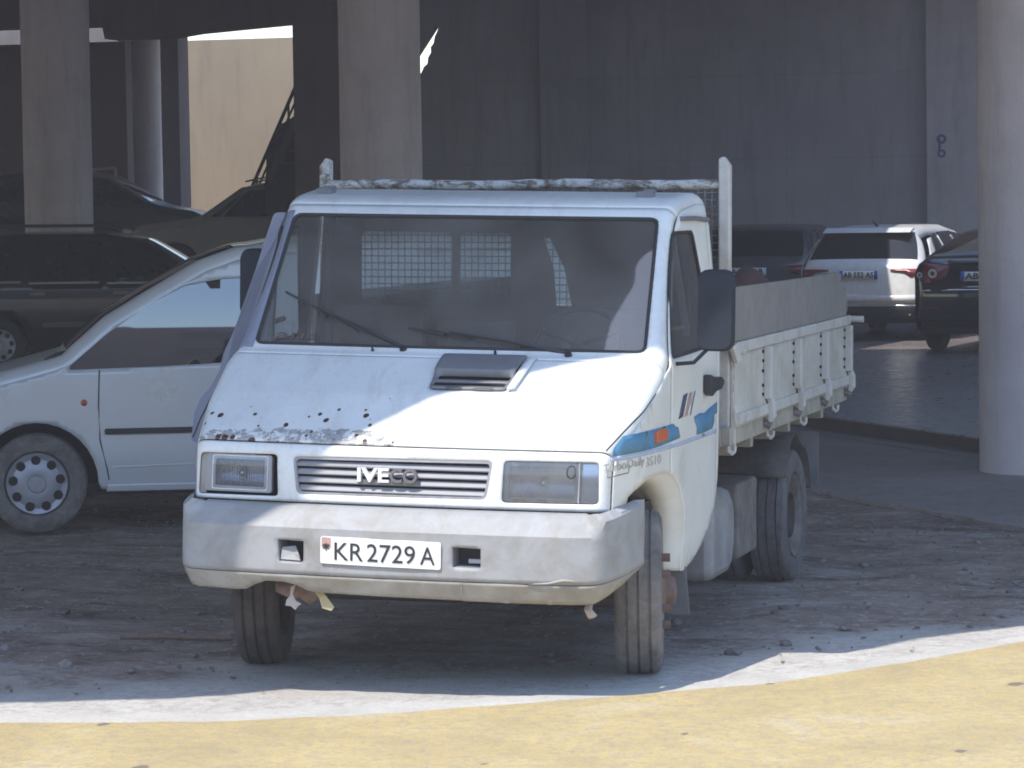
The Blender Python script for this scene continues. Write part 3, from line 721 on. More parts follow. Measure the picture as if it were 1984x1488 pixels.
win = rpoly([(.905, 1.388), (1.235, 1.925), (1.525, 1.925), (1.64, 1.62), (1.71, 1.43), (1.67, 1.405)], .03)
for s in (1, -1):
    bl = False
    fe = clip_y(full, -9, .866); dr = clip_y(full, .872, 1.806); bk = clip_y(full, 1.811, 9)
    part('fender', sheet(fe, (), .03, side(s, 0, bl)), 'side' if s > 0 else 'flank_shade', smooth=40, solid=.006)  # right-hand fender and door get the painted shade colour
    d = part('door', sheet(dr, [win], .035, side(s, 0, bl)), 'side' if s > 0 else 'flank_shade', smooth=40, solid=.008)
    part('door_glass', sheet(win, (), .08, side(s, -.006, False)), 'sglass', d, smooth=True)
    w_ = [side(s, .001, False)(*p) for p in resample(win, .03)]
    part('window_seal', MB().tube(w_+w_[:2], .007, 6, False), 'rubber', d, smooth=True)
    part('cab_corner', sheet(bk, (), .04, side(s, 0, bl)), 'side', smooth=40, solid=.006)
    # wheel-arch flange turning inwards, and liner
    arc = resample(ARCH, .04); arc = [p for p in arc if not (p[1] < .45 and p[0] < 1.1)]
    arc = [tuple(p) for p in np.stack([np.interp(np.linspace(0, 1, 40), np.linspace(0, 1, len(ARCH)), [q[i] for q in ARCH]) for i in (0, 1)], 1)]
    fl_ = MB(); n = len(arc)
    f0 = [side(s, 0, bl)(*p) for p in arc]; f1 = [(s*(HW(*p)-.14), p[0]+(.0 if p[0] < .7 else -.04), p[1]-.055*(p[1]-.4)/.5) for p in arc]
    fl_.add(f0+f1, [(i, i+1, n+i+1, n+i) for i in range(n-1)])
    part('arch_lip', fl_, 'side', smooth=True, solid=.004)
    f2 = [(s*(HW(*p)-.14), p[0]+(.0 if p[0] < .7 else -.04), p[1]-.055*(p[1]-.4)/.5) for p in arc]; f3 = [(s*.35, a[1], a[2]) for a in f2]
    part('wheel_liner', MB().add(f2+f3, [(i, i+1, n+i+1, n+i) for i in range(n-1)]), 'boxbrown', smooth=True, solid=.004)
    if s < 0:
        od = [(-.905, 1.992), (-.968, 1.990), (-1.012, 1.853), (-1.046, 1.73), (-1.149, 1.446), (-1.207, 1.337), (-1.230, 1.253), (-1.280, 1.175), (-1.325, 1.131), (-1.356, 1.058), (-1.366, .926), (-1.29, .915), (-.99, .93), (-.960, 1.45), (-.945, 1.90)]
        part('door_shade_strip', MB().prism(rpoly(od, .02, 3), lambda x, z: (x, 1.25+.02*math.sin(z*7), z), lambda x, z: (x, 1.285+.02*math.sin(z*7), z)), 'flank_shade', d, bevel=.006)  # added flat strip beside the door, in the painted shade colour
    # door handle: dark funnel-shaped recess grip
    hm = MB(); hf = side(s, .004, bl)
    hp = [(1.49, 1.285), (1.60, 1.262), (1.72, 1.262), (1.775, 1.245), (1.775, 1.225), (1.72, 1.205), (1.60, 1.200), (1.53, 1.185), (1.49, 1.20)]
    hm.prism(hp, lambda y, z: side(s, .006, bl)(y, z), lambda y, z: side(s, .045, bl)(y, z))
    part('handle', hm, 'black', d, bevel=.006)
    # seam between bonnet edge and fender
    sm = [(.09, 1.050), (.26, 1.115), (.47, 1.186), (.60, 1.238), (.72, 1.285)]
    part('fender_seam', MB().tube([side(s, .000, bl)(*p) for p in sm], .0035, 5), 'dark', d)
# decals on the camera side
dec = lambda off: side(1, off)
def decal(name, pts, mat, off=.006): part(name, sheet(pts, (), .05, dec(off)), mat, smooth=True, solid=.0015)
decal('blue_stripe', rpoly([(.14, 1.020), (.15, 1.055), (.24, 1.100), (.90, 1.105), (.93, 1.09), (.98, 1.085), (1.02, 1.035), (.60, 1.022)], .01), 'blue')
decal('blue_stripe', [(1.30, 1.105), (1.42, 1.115), (1.52, 1.108), (1.64, 1.125), (1.80, 1.14), (1.80, 1.09), (1.74, 1.085), (1.74, 1.055), (1.70, 1.025), (1.50, 1.02), (1.36, 1.022), (1.37, 1.05), (1.33, 1.08)], 'blue')
decal('white_line', [(.13, 1.000), (.60, 1.001), (1.80, .997), (1.80, 1.015), (1.02, 1.018), (.60, 1.017), (.14, 1.016)], 'paleblue', .004)
for y0, wd, m in ((.985, .085, 'navy'), (1.105, .05, 'salmon'), (1.165, .035, 'letter_white'), (1.215, .018, 'brownline')):
    decal('flag_stripe', [(y0, 1.118), (y0+wd, 1.124), (y0+wd+.09, 1.222), (y0+.09, 1.216)], m)
decal('peeled_patch', rpoly([(1.10, 1.022), (1.05, 1.09), (1.18, 1.12), (1.28, 1.10), (1.34, 1.03)], .01), 'bumper_low', .003)
ind = part('side_indicator', MB().prism(rpoly([(.60, 1.043), (.60, 1.095), (.75, 1.098), (.76, 1.048)], .012), lambda y, z: side(1, .004)(y, z), lambda y, z: side(1, .022)(y, z)), 'orange', bevel=.004)
text_obj('model_badge', 'TurboDaily', .030, lambda a, b: TC(side(1, .006)(.05+a, .948+b*1.25+a*.01)), 'bedpanel', truck, width=.42)
bo = [(.04, .965), (.40, .970), (.41, 1.0), (.39, 1.005)]
part('badge_outline', MB().tube([side(1, .004)(*p) for p in [(.10, .972), (.095, .938), (.30, .943), (.31, .975)]], .0022, 5), 'vent')
text_obj('badge_lettering', '3510', .034, lambda a, b: TC(side(1, .006)(.50+a, .950+b*1.2)), 'bedpanel', truck, width=.2)

# grille
def bandpatch(x0, x1, z0, z1, l0, l1, step=.05, slant=.12):
    o = [zt(x0, z1), zt(x1, z1), zt(x1, z0), zt(x0, z0)]
    ta, tb = tzz(z0), tzz(z1)
    return sheet(dens(o), (), step, lambda u, t: skin(u, t, lerp(l0, l1, (t-ta)/(tb-ta+1e-9))))
gg = part('grille', MB().add(*bandpatch(-.447, .424, .829, .990, -.045, -.045)), 'grille_black')
zs = [.848, .882, .916, .950]
sl_ = MB()
for z0 in zs: sl_.add(*bandpatch(-.438+.0*(z0), .413, z0, z0+.020, -.004, -.020)); sl_.add(*bandpatch(-.438, .413, z0-.002, z0+.002, -.004, -.012))
part('grille_slat', sl_, 'grille', gg, smooth=False, solid=.003)
gi = rpoly([zt(-.436, .974), zt(.413, .981), zt(.391, .843), zt(-.414, .839)], .02)
part('grille_frame', sheet(dens(gr), [dens(gi)], .02, L(skin, -.006)), 'grille', gg, solid=.014)
# badge letters: each built as a block
def yb(x): return skin(U(x, tzz(.92)), tzz(.92), .012)
def letters(s, x0, mat, width, name='badge_letter'):
    V, F = text_geo(s, .058, .022); V[:, 0] *= width/V[:, 0].max()
    fr = [TC((x0+p[0], yb(x0+p[0])[1], .891+p[1])) for p in V]
    o = mesh_obj(name, fr, F, mat, gg, solid=.018)
letters('IVE', -.152, 'letter_white', .138)
letters('CO', -.010, 'letter_grey', .118)
part('badge_base', MB().add(*bandpatch(-.155, .112, .883, .899, .000, .002)), 'vent', gg, solid=.006)
# headlamps
def lamp(x0, x1, z0, z1, depth=.05):
    o = resample([zt(x0, z1), zt(x1, z1), zt(x1, z0), zt(x0, z0)], .03)
    return o
for s in (1, -1):
    xa, xb = (.47, .870) if s > 0 else (-.884, -.510)
    za, zb = (.825, .997) if s > 0 else (.812, .989)
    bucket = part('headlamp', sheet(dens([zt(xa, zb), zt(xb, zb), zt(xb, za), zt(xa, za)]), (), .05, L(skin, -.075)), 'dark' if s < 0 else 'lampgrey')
    # side walls of the opening
    o = resample(hR if s > 0 else hLm, .04); w0 = [skin(U(*p), p[1], -.003) for p in o]; w1 = [skin(U(*p), p[1], -.075) for p in o]; n = len(o)
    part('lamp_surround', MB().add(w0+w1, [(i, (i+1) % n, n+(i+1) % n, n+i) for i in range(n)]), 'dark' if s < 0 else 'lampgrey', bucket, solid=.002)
    la, lb = (.480, .778) if s > 0 else (-.818, -.566)
    lz0, lz1 = (.834, .988) if s > 0 else (.838, .976)
    cx_, cz_ = (la+lb)/2, (lz0+lz1)/2
    def ref(u, t, cx_=cx_, cz_=cz_, la=la, lb=lb, lz0=lz0, lz1=lz1):
        y, z, *_ = prof(t); x = u*(HW(y, z)-RR)/.86
        q = ((x-cx_)/((lb-la)/2))**2+((z-cz_)/((lz1-lz0)/2))**2
        return skin(u, t, -.070+.022*min(2, q))
    part('reflector', sheet(dens(rpoly([zt(la, lz1), zt(lb, lz1), zt(lb, lz0), zt(la, lz0)], .01)), (), .02, ref), 'lampmirror', bucket, smooth=True)
    yy = skin(U(cx_, tzz(cz_)), tzz(cz_), -.05)
    part('bulb', MB().tube([yy, yy+np.array([0, -.022, 0])], [.018, .012], 10), 'bright', bucket, smooth=True)
    hin = rpoly([zt(la+.012, lz1-.012), zt(lb-.012, lz1-.012), zt(lb-.012, lz0+.012), zt(la+.012, lz0+.012)], .008)
    hou = rpoly([zt(la-.004, lz1+.004), zt(lb+.004, lz1+.004), zt(lb+.004, lz0-.004), zt(la-.004, lz0-.004)], .012)
    part('lamp_frame', sheet(dens(hou), [dens(hin)], .015, L(skin, -.012)), 'letter_white' if s < 0 else 'bumper', bucket, solid=.008)
    if s < 0:
        hou2 = rpoly([zt(la-.028, lz1+.010), zt(lb+.020, lz1+.008), zt(lb+.024, lz0-.012), zt(la-.034, lz0-.012)], .014)
        part('lamp_housing', sheet(dens(hou2), [dens(hou)], .015, L(skin, -.016)), 'grille', bucket, solid=.02)
        part('broken_corner', sheet(dens([zt(-.884, .985), zt(-.842, .985), zt(-.848, .815), zt(-.888, .815)]), (), .02, L(skin, -.014)), 'bumper_low', bucket, solid=.01)
        part('lens', sheet(dens(rpoly([zt(la, lz1), zt(lb, lz1), zt(lb, lz0), zt(la, lz0)], .01)), (), .03, L(skin, -.006)), 'lampglass', bucket, smooth=True)
    else:
        part('lens', sheet(dens(rpoly([zt(.472, .994), zt(.782, .996), zt(.784, .828), zt(.468, .825)], .018)), (), .03, L(skin, -.001)), 'lampglass', bucket, smooth=True)
        part('turn_signal', sheet(dens([zt(.790, .994), zt(.868, .996), zt(.868, .829), zt(.790, .829)]), (), .02, L(skin, -.030)), 'chrome', bucket, smooth=True)
        part('signal_lens', sheet(dens([zt(.788, .995), zt(.868, .997), zt(.869, .828), zt(.788, .828)]), (), .02, L(skin, -.001)), 'lampglass', bucket, smooth=True)
        part('lamp_divider', MB().tube([skin(U(.785, tzz(.829)), tzz(.829), -.004), skin(U(.785, tzz(.994)), tzz(.994), -.004)], .006, 6), 'bumper', bucket)
        c = [(.752+.018*math.cos(a), tzz(.955)+.026*math.sin(a)) for a in np.linspace(0, 2*math.pi, 17)]
        part('clip', MB().tube([skin(U(*p), p[1], -.004) for p in c], .004, 5, False), 'dark', bucket)

# bumper: swept sheets
BP = [(-.985, .42), (-.96, .20), (-.938, .09), (-.918, .030), (-.885, -.012), (-.78, -.040), (-.5, -.066), (0, -.085), (.5, -.066), (.78, -.040), (.885, -.012), (.918, .030), (.938, .09), (.96, .20), (.985, .42)]
BPr = np.array(rpoly(BP, .03, 3)[4:-4]); BPr = np.array([BP[0]]+[tuple(p) for p in BPr]+[BP[-1]])
ss = np.concatenate([[0], np.cumsum(np.linalg.norm(np.diff(BPr, axis=0), axis=1))]); ss -= np.interp(0., BPr[:, 0], ss)
def bump_pt(s, d, z):
    x, y = np.interp(s, ss, BPr[:, 0]), np.interp(s, ss, BPr[:, 1])
    a = np.array([np.interp(s-.03, ss, BPr[:, i]) for i in (0, 1)]); b = np.array([np.interp(s+.03, ss, BPr[:, i]) for i in (0, 1)]); t_ = (b-a)/np.linalg.norm(b-a)
    return (x+t_[1]*d, y-t_[0]*d, z)
s0, s1 = ss[0], ss[-1]; sc = float(np.interp(.89, BPr[:, 0], ss))
def bz(s, z):           # the whole moulding rises a little towards the sides
    k = max(0, abs(s)-.86)/(s1-.86); return z+.045*k
def bump_up(s, z):
    k = 1-min(1, max(0, (abs(s)-sc+.02)/.05))
    d = -.075*max(0, min(1, (z-.700)/.078))*k
    if z > .776: d -= .03
    dent = .006*(vnoise([s*9], [z*9], 1, 5)[0]-.5)
    return bump_pt(s, d+dent, bz(s, z))
fogL = [(-.462, .650), (-.345, .647), (-.347, .556), (-.455, .560)]
fogR = [(.298, .648), (.418, .645), (.418, .563), (.300, .566)]
bo_ = resample([(s0, .508), (s1, .508), (s1, .775), (sc+.02, .786), (-sc, .786), (s0, .775)], .03)
bumper = part('bumper', sheet(bo_, [fogL, fogR], .022, bump_up), 'bumper', smooth=32, solid=.012)
bb = [(s0+.12, .49), (s0+.3, .436), (-.66, .428), (-.62, .432), (-.575, .455), (-.52, .474), (-.44, .474), (-.385, .462), (-.34, .440), (-.30, .433), (.0, .430), (.335, .427), (.345, .425), (.80, .424), (.92, .428), (1.02, .446), (1.14, .470), (s1-.10, .496), (s1, .5045), (s0, .5045)]
def bump_lo(s, z):
    q = max(0, (.505-z)/.08); cr = .012*(vnoise([s*14], [z*20], 1, 8)[0]-.5)*(1 if .3 < s < .85 else .35)
    return bump_pt(s, -.035*q+cr, bz(s, z) if z > .5 else z+.04*max(0, abs(s)-.86)/(s1-.86))
part('skirt', sheet(bb, (), .02, bump_lo), 'bumper_low', bumper, smooth=32, solid=.010)
part('bumper_return', sheet(resample([(s0, .0), (s1, .0), (s1, .09), (s0, .09)], .05), (), .05, lambda s, d: bump_pt(s, -.08-d, bz(s, .765))), 'dark', bumper, solid=.004)
for f_q in (fogL, fogR):
    part('fog_recess', MB().add(*sheet(resample([(p[0]+(.01 if i in (1, 2) else -.01), p[1]+(.01 if i < 2 else -.01)) for i, p in enumerate(f_q)], .03), (), .04, lambda s, z: bump_pt(s, -.10, z))), 'grille_black', bumper, solid=.003)
    n = 4; a0 = [bump_pt(p[0], -.004, p[1]) for p in f_q]; a1 = [bump_pt(p[0], -.10, p[1]) for p in f_q]
    part('fog_wall', MB().add(a0+a1, [(i, (i+1) % n, n+(i+1) % n, n+i) for i in range(n)]), 'grille', bumper, solid=.003)
part('torn_flap', MB().add([bump_pt(-.452, -.02, .615), bump_pt(-.395, -.03, .622), bump_pt(-.372, -.012, .585), bump_pt(-.365, -.008, .563), bump_pt(-.452, -.006, .566), bump_pt(-.40, -.02, .590)], [(0, 1, 5), (1, 2, 5), (2, 3, 5), (3, 4, 5), (4, 0, 5)]), 'bumper', bumper, solid=.003)
part('fog_bracket', MB().box((.345, .0, .575), (.40, .02, .592)), 'letter_white', bumper)
for xa, xb in ((-.565, -.43), (-.035, .06), (.33, .48)):
    g_ = MB()
    for z_ in (.752, .732): g_.tube([bump_pt(s, -.075*max(0, (z_-.70)/.078)+.0005, z_) for s in np.linspace(xa, xb, 5)], .0032, 5)
    part('bumper_groove', g_, 'grille', bumper)
crk = MB().tube([bump_pt(.338, .004, .503), bump_pt(.335, -.008, .47), bump_pt(.34, -.028, .43)], .003, 5); part('skirt_crack', crk, 'grille', bumper)
part('crease', MB().tube([bump_pt(.62, .003, .507), bump_pt(.70, .007, .512), bump_pt(.76, .008, .526), bump_pt(.80, .006, .524), bump_pt(.87, .003, .514)], [.003, .005, .007, .005, .002], 6), 'bumper_low', bumper, smooth=True)
# number plate
def plt(d): return lambda x, z: bump_pt(x, .012+d, z-.012*(x+.26)+.0)
pl_o = rrect(-.268, .560, .252, .672, .008)
plate = part('number_plate', sheet(pl_o, (), .06, plt(0)), 'plate', solid=.005)
rim = [plt(.001)(*p) for p in rrect(-.266, .562, .250, .670, .008)]
part('plate_rim', MB().tube(rim+rim[:1], .0028, 5, False), 'letter_white', plate)
part('plate_band', sheet(rrect(-.262, .625, -.222, .668, .004), (), .03, plt(.0035)), 'salmon', plate, solid=.001)
# eagle emblem as a small two-winged mark
eg = [(0, -.022), (.004, -.006), (.016, -.012), (.010, .002), (.019, .006), (.012, .013), (.007, .008), (.004, .018), (0, .012), (-.004, .018), (-.007, .008), (-.012, .013), (-.019, .006), (-.010, .002), (-.016, -.012), (-.004, -.006)]
part('plate_eagle', sheet([(x*.9-.242, z*.9+.630) for x, z in eg], (), .02, plt(.0055)), 'ink', plate, solid=.001)
text_obj('plate_text', 'KR', .076, lambda a, b: TC(plt(.0045)(-.205+a, .578+b)), 'ink', plate, width=.125, bold=.0)
text_obj('plate_text', '2729', .076, lambda a, b: TC(plt(.0045)(-.062+a, .578+b)), 'ink', plate, width=.205, bold=.0)
text_obj('plate_text', 'A', .076, lambda a, b: TC(plt(.0045)(.165+a, .578+b)), 'ink', plate, width=.062, bold=.0)
# torn bits under the bumper
part('torn_strip', MB().add([(-.345, .0, .452), (-.315, -.01, .449), (-.270, -.01, .415), (-.232, -.012, .368), (-.245, -.012, .352), (-.285, -.012, .362), (-.300, -.01, .405)], [(0, 1, 2, 6), (2, 3, 4, 5, 6)]), 'yellowtag', solid=.004)
part('torn_strip', MB().add([(-.435, .02, .44), (-.415, .02, .45), (-.425, .015, .41), (-.41, .01, .385), (-.385, .01, .372), (-.40, .01, .362), (-.412, .01, .345), (-.43, .01, .36), (-.455, .01, .362), (-.452, .015, .385), (-.438, .02, .405)], [(0, 1, 2, 10), (2, 3, 4, 5, 6, 7, 8, 9, 10)]), 'palecloth', solid=.004)
lump = MB()
for c_, r_s in (((-.46, .12, .43), (.09, .08, .06)), ((-.40, .16, .42), (.08, .08, .07)), ((-.36, .14, .45), (.07, .08, .05)), ((.9, 0, 0), (1, 1, 1))):
    if c_[0] > .5: continue
    lump.add([(c_[0]+p[0]*r_s[0], c_[1]+p[1]*r_s[1], c_[2]+p[2]*r_s[2]) for p in ico], icf)
part('bent_bracket', lump, 'rust', smooth=True)
part('tow_hook', MB().tube([(.835, .12, .44), (.83, .10, .39), (.848, .10, .365), (.84, .10, .335)], [.014, .018, .022, .012], 8), 'palecloth', smooth=True)
# wipers
for piv, elbow, tip, in (((-.182, .80, 1.394), (-.55, .90, 1.515), (-.80, .985, 1.62)), ((.563, .80, 1.388), (.02, .83, 1.452), (-.18, .85, 1.475))):
    wp = MB(); q = lambda p, l: np.array(p)+np.array((0, -.035, .03))*l
    wp.tube([q(piv, .5), lerp(q(piv, .9), q(elbow, 1.1), .5), q(elbow, 1.1)], [.010, .008, .006], 6)
    wp.tube([q(lerp(np.array(elbow), np.array(tip), -.55), .55), q(elbow, .7), q(tip, .6)], .006, 5)
    wp.tube([q(elbow, 1.1)-np.array((.02, 0, .012)), q(lerp(np.array(elbow), np.array(tip), .3), .75)], .008, 5)
    wp.tube([np.array(piv)+[0, -.02, -.015], np.array(piv)+[0, -.045, .02]], [.022, .016], 8)
    part('wiper', wp, 'black')
for x in (-.32, .24): part('washer_nozzle', MB().tube([skin(U(x, tz(.812)), tz(.812), 0), skin(U(x, tz(.812)), tz(.812), .02)], [.008, .005], 6), 'black')
for xp in (-.77, .745): part('roof_bracket', MB().box((xp-.04, 1.40, 2.055), (xp+.035, 1.47, 2.105)).box((xp-.015, 1.42, 2.09), (xp+.03, 1.50, 2.115)), 'vent', roof, bevel=.008)
part('gutter', MB().tube([side(1, .012)(1.33, 1.985), side(1, .014)(1.55, 1.985), side(1, .012)(1.80, 1.975)], .012, 6), 'vent', roof)
text_obj('screen_sticker', 'ans', .042, lambda a, b: TC(skin(U(-.80+a, tzz(1.44)), tzz(1.435)+b*1.2, .002)), 'liner', scr, width=.20, thick=.0005)
# mirrors
def mirror(s, c, wx, hz, mat='black'):
    pts = rrect(c[0]-wx/2, c[2]-hz/2, c[0]+wx/2, c[2]+hz/2, .045, 4)
    m_ = MB(); n = len(pts); rings = []
    for k, (dy, sc_) in enumerate(((0, .80), (-.012, .93), (.01, 1.0), (.05, 1.0), (.055, .96))):
        rings.append([(c[0]+(x-c[0])*sc_, c[1]+dy-(.012 if k == 0 else 0), c[2]+(z-c[2])*sc_) for x, z in pts])
    V_ = [v for r in rings for v in r]; F_ = [(k*n+i, k*n+(i+1) % n, (k+1)*n+(i+1) % n, (k+1)*n+i) for k in range(4) for i in range(n)]
    m_.add(V_, F_+[tuple(range(n)), tuple(4*n+i for i in range(n))[::-1]])
    return m_
mr = part('wing_mirror', mirror(1, (1.178, .90, 1.598), .158, .352), 'mirrorblack', smooth=50)
part('mirror_arm', MB().tube([(.99, .95, 1.36), (1.08, .93, 1.37), (1.16, .935, 1.45)], .009, 7), 'mirrorblack', mr)
ml = part('wing_mirror', mirror(-1, (-1.125, 1.42, 1.655), .125, .33), 'mirrorblack', smooth=50)
part('mirror_arm', MB().tube([(-.96, 1.40, 1.50), (-1.05, 1.42, 1.47), (-1.10, 1.43, 1.52)], .013, 7), 'palecloth', ml)
# cab interior and rear wall
rw = [rpoly([(-.74, 1.575), (-.285, 1.575), (-.285, 1.90), (-.74, 1.90)], .03), rpoly([(-.25, 1.575), (.0, 1.575), (.0, 1.90), (-.25, 1.90)], .03), rpoly([(.22, 1.56), (.30, 1.56), (.26, 1.74), (.19, 1.88), (.155, 1.88), (.205, 1.74)], .01)]
part('rear_wall', sheet([(-.93, .75), (.93, .75), (.93, 1.4), (.88, 2.03), (-.88, 2.03), (-.93, 1.4)], rw, .12, lambda x, z: (x, 1.86, z)), 'liner', solid=.02)
part('rear_glass', MB().box((-.75, 1.868, 1.57), (.75, 1.872, 1.905)), 'sglass')
for s in (1, -1): part('door_pillar', MB().tube([(s*.90, 1.74, .8), (s*.90, 1.76, 1.4), (s*.84, 1.70, 2.0)], .035, 6), 'liner')
part('dashboard', MB().prism([(.62, 1.15), (.70, 1.36), (.86, 1.405), (1.02, 1.39), (1.16, 1.30), (1.2, 1.1)], lambda y, z: (-.88, y, z), lambda y, z: (.88, y, z)), 'dash', bevel=.02)
part('headliner', MB().box((-.80, 1.38, 2.02), (.80, 1.84, 2.03)), 'liner')
part('cab_floor', MB().box((-.88, .25, .72), (.88, 1.84, .76)), 'dark')
for xc, w_ in ((-.60, .46), (-.12, .40), (.52, .48)):
    st_ = MB().box((xc-w_/2, 1.35, .95), (xc+w_/2, 1.80, 1.12)); part('seat', st_, 'seat', bevel=.05)
    R_ = np.array([[1, 0, 0], [0, math.cos(-.2), -math.sin(-.2)], [0, math.sin(-.2), math.cos(-.2)]])
    part('seat_back', MB().box((xc-w_/2, 1.66, 1.05), (xc+w_/2, 1.76, 1.56 if xc != -.12 else 1.5), R=R_), 'seat', bevel=.04)
wh = MB(); cw = np.array((.50, 1.17, 1.42)); e1 = np.array((1, 0, 0)); e2 = np.array((0, .62, .78))
wh.tube([cw+.20*(math.cos(a)*e1+math.sin(a)*e2) for a in np.linspace(0, 2*math.pi, 29)], .013, 7, False)
for a in (.4, 2.74, 4.71): wh.tube([cw, cw+.19*(math.cos(a)*e1+math.sin(a)*e2)], .012, 6)
wh.tube([cw, cw+np.array((0, -.12, -.16))], .03, 8)
part('steering_wheel', wh, 'black', smooth=True)
part('belt_pillar', MB().tube([side(1, -.05)(1.36, 1.90), side(1, -.05)(1.44, 1.46)], .018, 6).tube([side(1, -.05)(1.20, 1.50), side(1, -.05)(1.50, 1.50)], .008, 6), 'tank')
part('seat_belt', MB().box((-.865, 1.70, 1.05), (-.83, 1.705, 1.95)), 'dash')

# ---- wheels
def tyre_geo(R, w_, lump=0., seed=0, n=64):
    h = w_/2; pr = [(-h*.55, R*.60), (-h*.9, R*.66), (-h*1.0, R*.80), (-h*.98, R*.90), (-h*.86, R*.965), (-h*.74, R*.988), (-h*.55, R), (-h*.52, R*.975), (-h*.44, R*.975), (-h*.41, R), (-h*.06, R*1.004), (-h*.04, R*.975), (h*.04, R*.975), (h*.06, R*1.004), (h*.41, R), (h*.44, R*.975), (h*.52, R*.975), (h*.55, R), (h*.74, R*.988), (h*.86, R*.965), (h*.98, R*.90), (h*1.0, R*.80), (h*.9, R*.66), (h*.55, R*.60)]
    m_ = MB().lathe(pr, n, 'x')
    V_ = []
    for i, v in enumerate(m_.V):
        j, k = divmod(i, n); r = math.hypot(v[1], v[2]); f = 1.
        if 5 <= j <= 18 and (k % 2): f -= .006
        if lump and 4 <= j <= 19: f += lump*(fbm([k*.35+seed], [j*.6], 1., seed, 3)[0]-.5)
        V_.append((v[0], v[1]*f, v[2]*f))
    m_.V = V_; return m_
def rim_geo(R, w_, s, deep=.3):
    h = w_/2*s
    return MB().lathe([(h*.55, R*.62), (h*.95, R*.615), (h*.8, R*.57), (h*.3, R*.53), (h*.15, R*.40), (h*.30, R*.30), (h*.35, .0)], 40, 'x')
def put(geo, c, rz=0.):
    ca, sa = math.cos(rz), math.sin(rz)
    return geo.xf(lambda v: (c[0]+v[0]*ca-v[1]*sa, c[1]+v[0]*sa+v[1]*ca, c[2]+v[2]))
idl = lambda v: v
for s in (1, -1):
    c_ = (s*.863, .865, .352); rz = math.radians(12)
    wo = part('wheel', put(MB().lathe([(-.06, .10), (.06, .10)], 24, 'x'), c_, rz), 'steel_dark', lean=idl, smooth=True)
    part('tyre', put(tyre_geo(.355, .205), c_, rz), 'tyre' if s > 0 else 'tyre_brown', wo, lean=idl, smooth=35)
    part('rim', put(rim_geo(.355, .19, s), c_, rz), 'boxbrown', wo, lean=idl, smooth=40)
    hb = MB().lathe([(s*.02, .11), (s*.10, .10), (s*.115, .07), (s*.155, .06), (s*.165, .0)], 20, 'x')
    for k in range(6):
        a = k*math.pi/3+.4; hb.tube([(s*.06, .145*math.cos(a), .145*math.sin(a)), (s*.135, .145*math.cos(a), .145*math.sin(a))], .020, 6)
    part('hub', put(hb, c_, rz), 'rust', wo, lean=idl, smooth=35)
    # rear duals
    for xq, nm in ((.845, 1), (.59, 2)):
        c2 = (s*xq, 4.195, .350)
        wo = part('wheel', put(MB().lathe([(-.07, .12), (.07, .12)], 24, 'x'), c2), 'steel_dark', lean=idl, smooth=True)
        part('tyre', put(tyre_geo(.353, .205, .05 if s > 0 else 0, 3+nm, 80), c2), 'tyre_mud', wo, lean=idl, smooth=35)
        part('rim', put(rim_geo(.353, .19, s if nm == 1 else -s), c2), 'boxbrown', wo, lean=idl, smooth=40)
    # mudflap behind front wheel
    fx = [(.835, .52), (.945, .50), (.975, .43), (.985, .215), (.865, .212), (.845, .40)]
    if s > 0: part('mudflap', sheet(fx, (), .06, lambda x, z: (s*x, 1.33+.03*math.sin(z*9), z)), 'flap', solid=.008)
    # rear mudguard, crumpled
    gd = MB(); rows = []
    for a in np.linspace(.66, math.pi-.3, 22):
        rr_ = .43+.02*math.sin(a*5+1); rows.append([(s*(x+.0), 4.195-rr_*math.cos(a), .35+rr_*math.sin(a)+.012*math.sin(x*40+a*6)) for x in (.46, .58, .70, .82, .95)])
    V_ = [v for r in rows for v in r]; F_ = [(i*5+j, i*5+j+1, (i+1)*5+j+1, (i+1)*5+j) for i in range(21) for j in range(4)]
    part('mudguard', MB().add(V_, F_), 'steel_dark', lean=TB, smooth=True, solid=.006)
    part('mudflap', MB().box((s*.62, 4.85, .465), (s*.95, 4.862, .76)), 'flap', lean=TB)
# chassis and underside
ch = MB()
for s in (1, -1): ch.box((s*.40-.035, .25, .56), (s*.40+.035, 5.2, .72))
for y in (.45, 1.1, 2.0, 3.0, 4.2, 5.1): ch.box((-.40, y-.04, .58), (.40, y+.04, .70))
part('chassis', ch, 'steel_dark', lean=TB)
ax = MB().tube([(-.78, .865, .33), (.78, .865, .33)], .045, 10).tube([(-.6, 4.195, .35), (.6, 4.195, .35)], .065, 10).tube([(0, 4.10, .35), (0, 4.3, .35)], .15, 12)
ax.tube([(0, 1.6, .42), (0, 4.1, .38)], .04, 8)
for s in (1, -1): ax.box((s*.45-.035, 3.5, .47), (s*.45+.035, 4.9, .53)).box((s*.45-.035, .3, .38), (s*.45+.035, 1.5, .43))
part('axle', ax, 'steel_dark', lean=TB, smooth=35)
part('engine_sump', MB().box((-.30, .45, .36), (.30, 1.5, .75)), 'steel_dark', bevel=.06)
tk = MB().prism(rpoly([(1.95, .27), (2.42, .27), (2.50, .40), (2.49, .60), (2.38, .68), (2.0, .71), (1.95, .68)], .07, 5), lambda y, z: (.42, y, z), lambda y, z: (.96, y, z))
part('fuel_tank', tk, 'tank', lean=TB, bevel=.05, smooth=40)
bx = MB().box((.50, 2.95, .26), (.88, 3.45, .64)).box((.50, 2.62, .30), (.84, 2.93, .60))
part('battery_box', bx, 'boxbrown', lean=TB, bevel=.02)
part('box_strap', MB().box((.70, 2.940, .27), (.72, 2.948, .63)), 'tank', lean=TB)

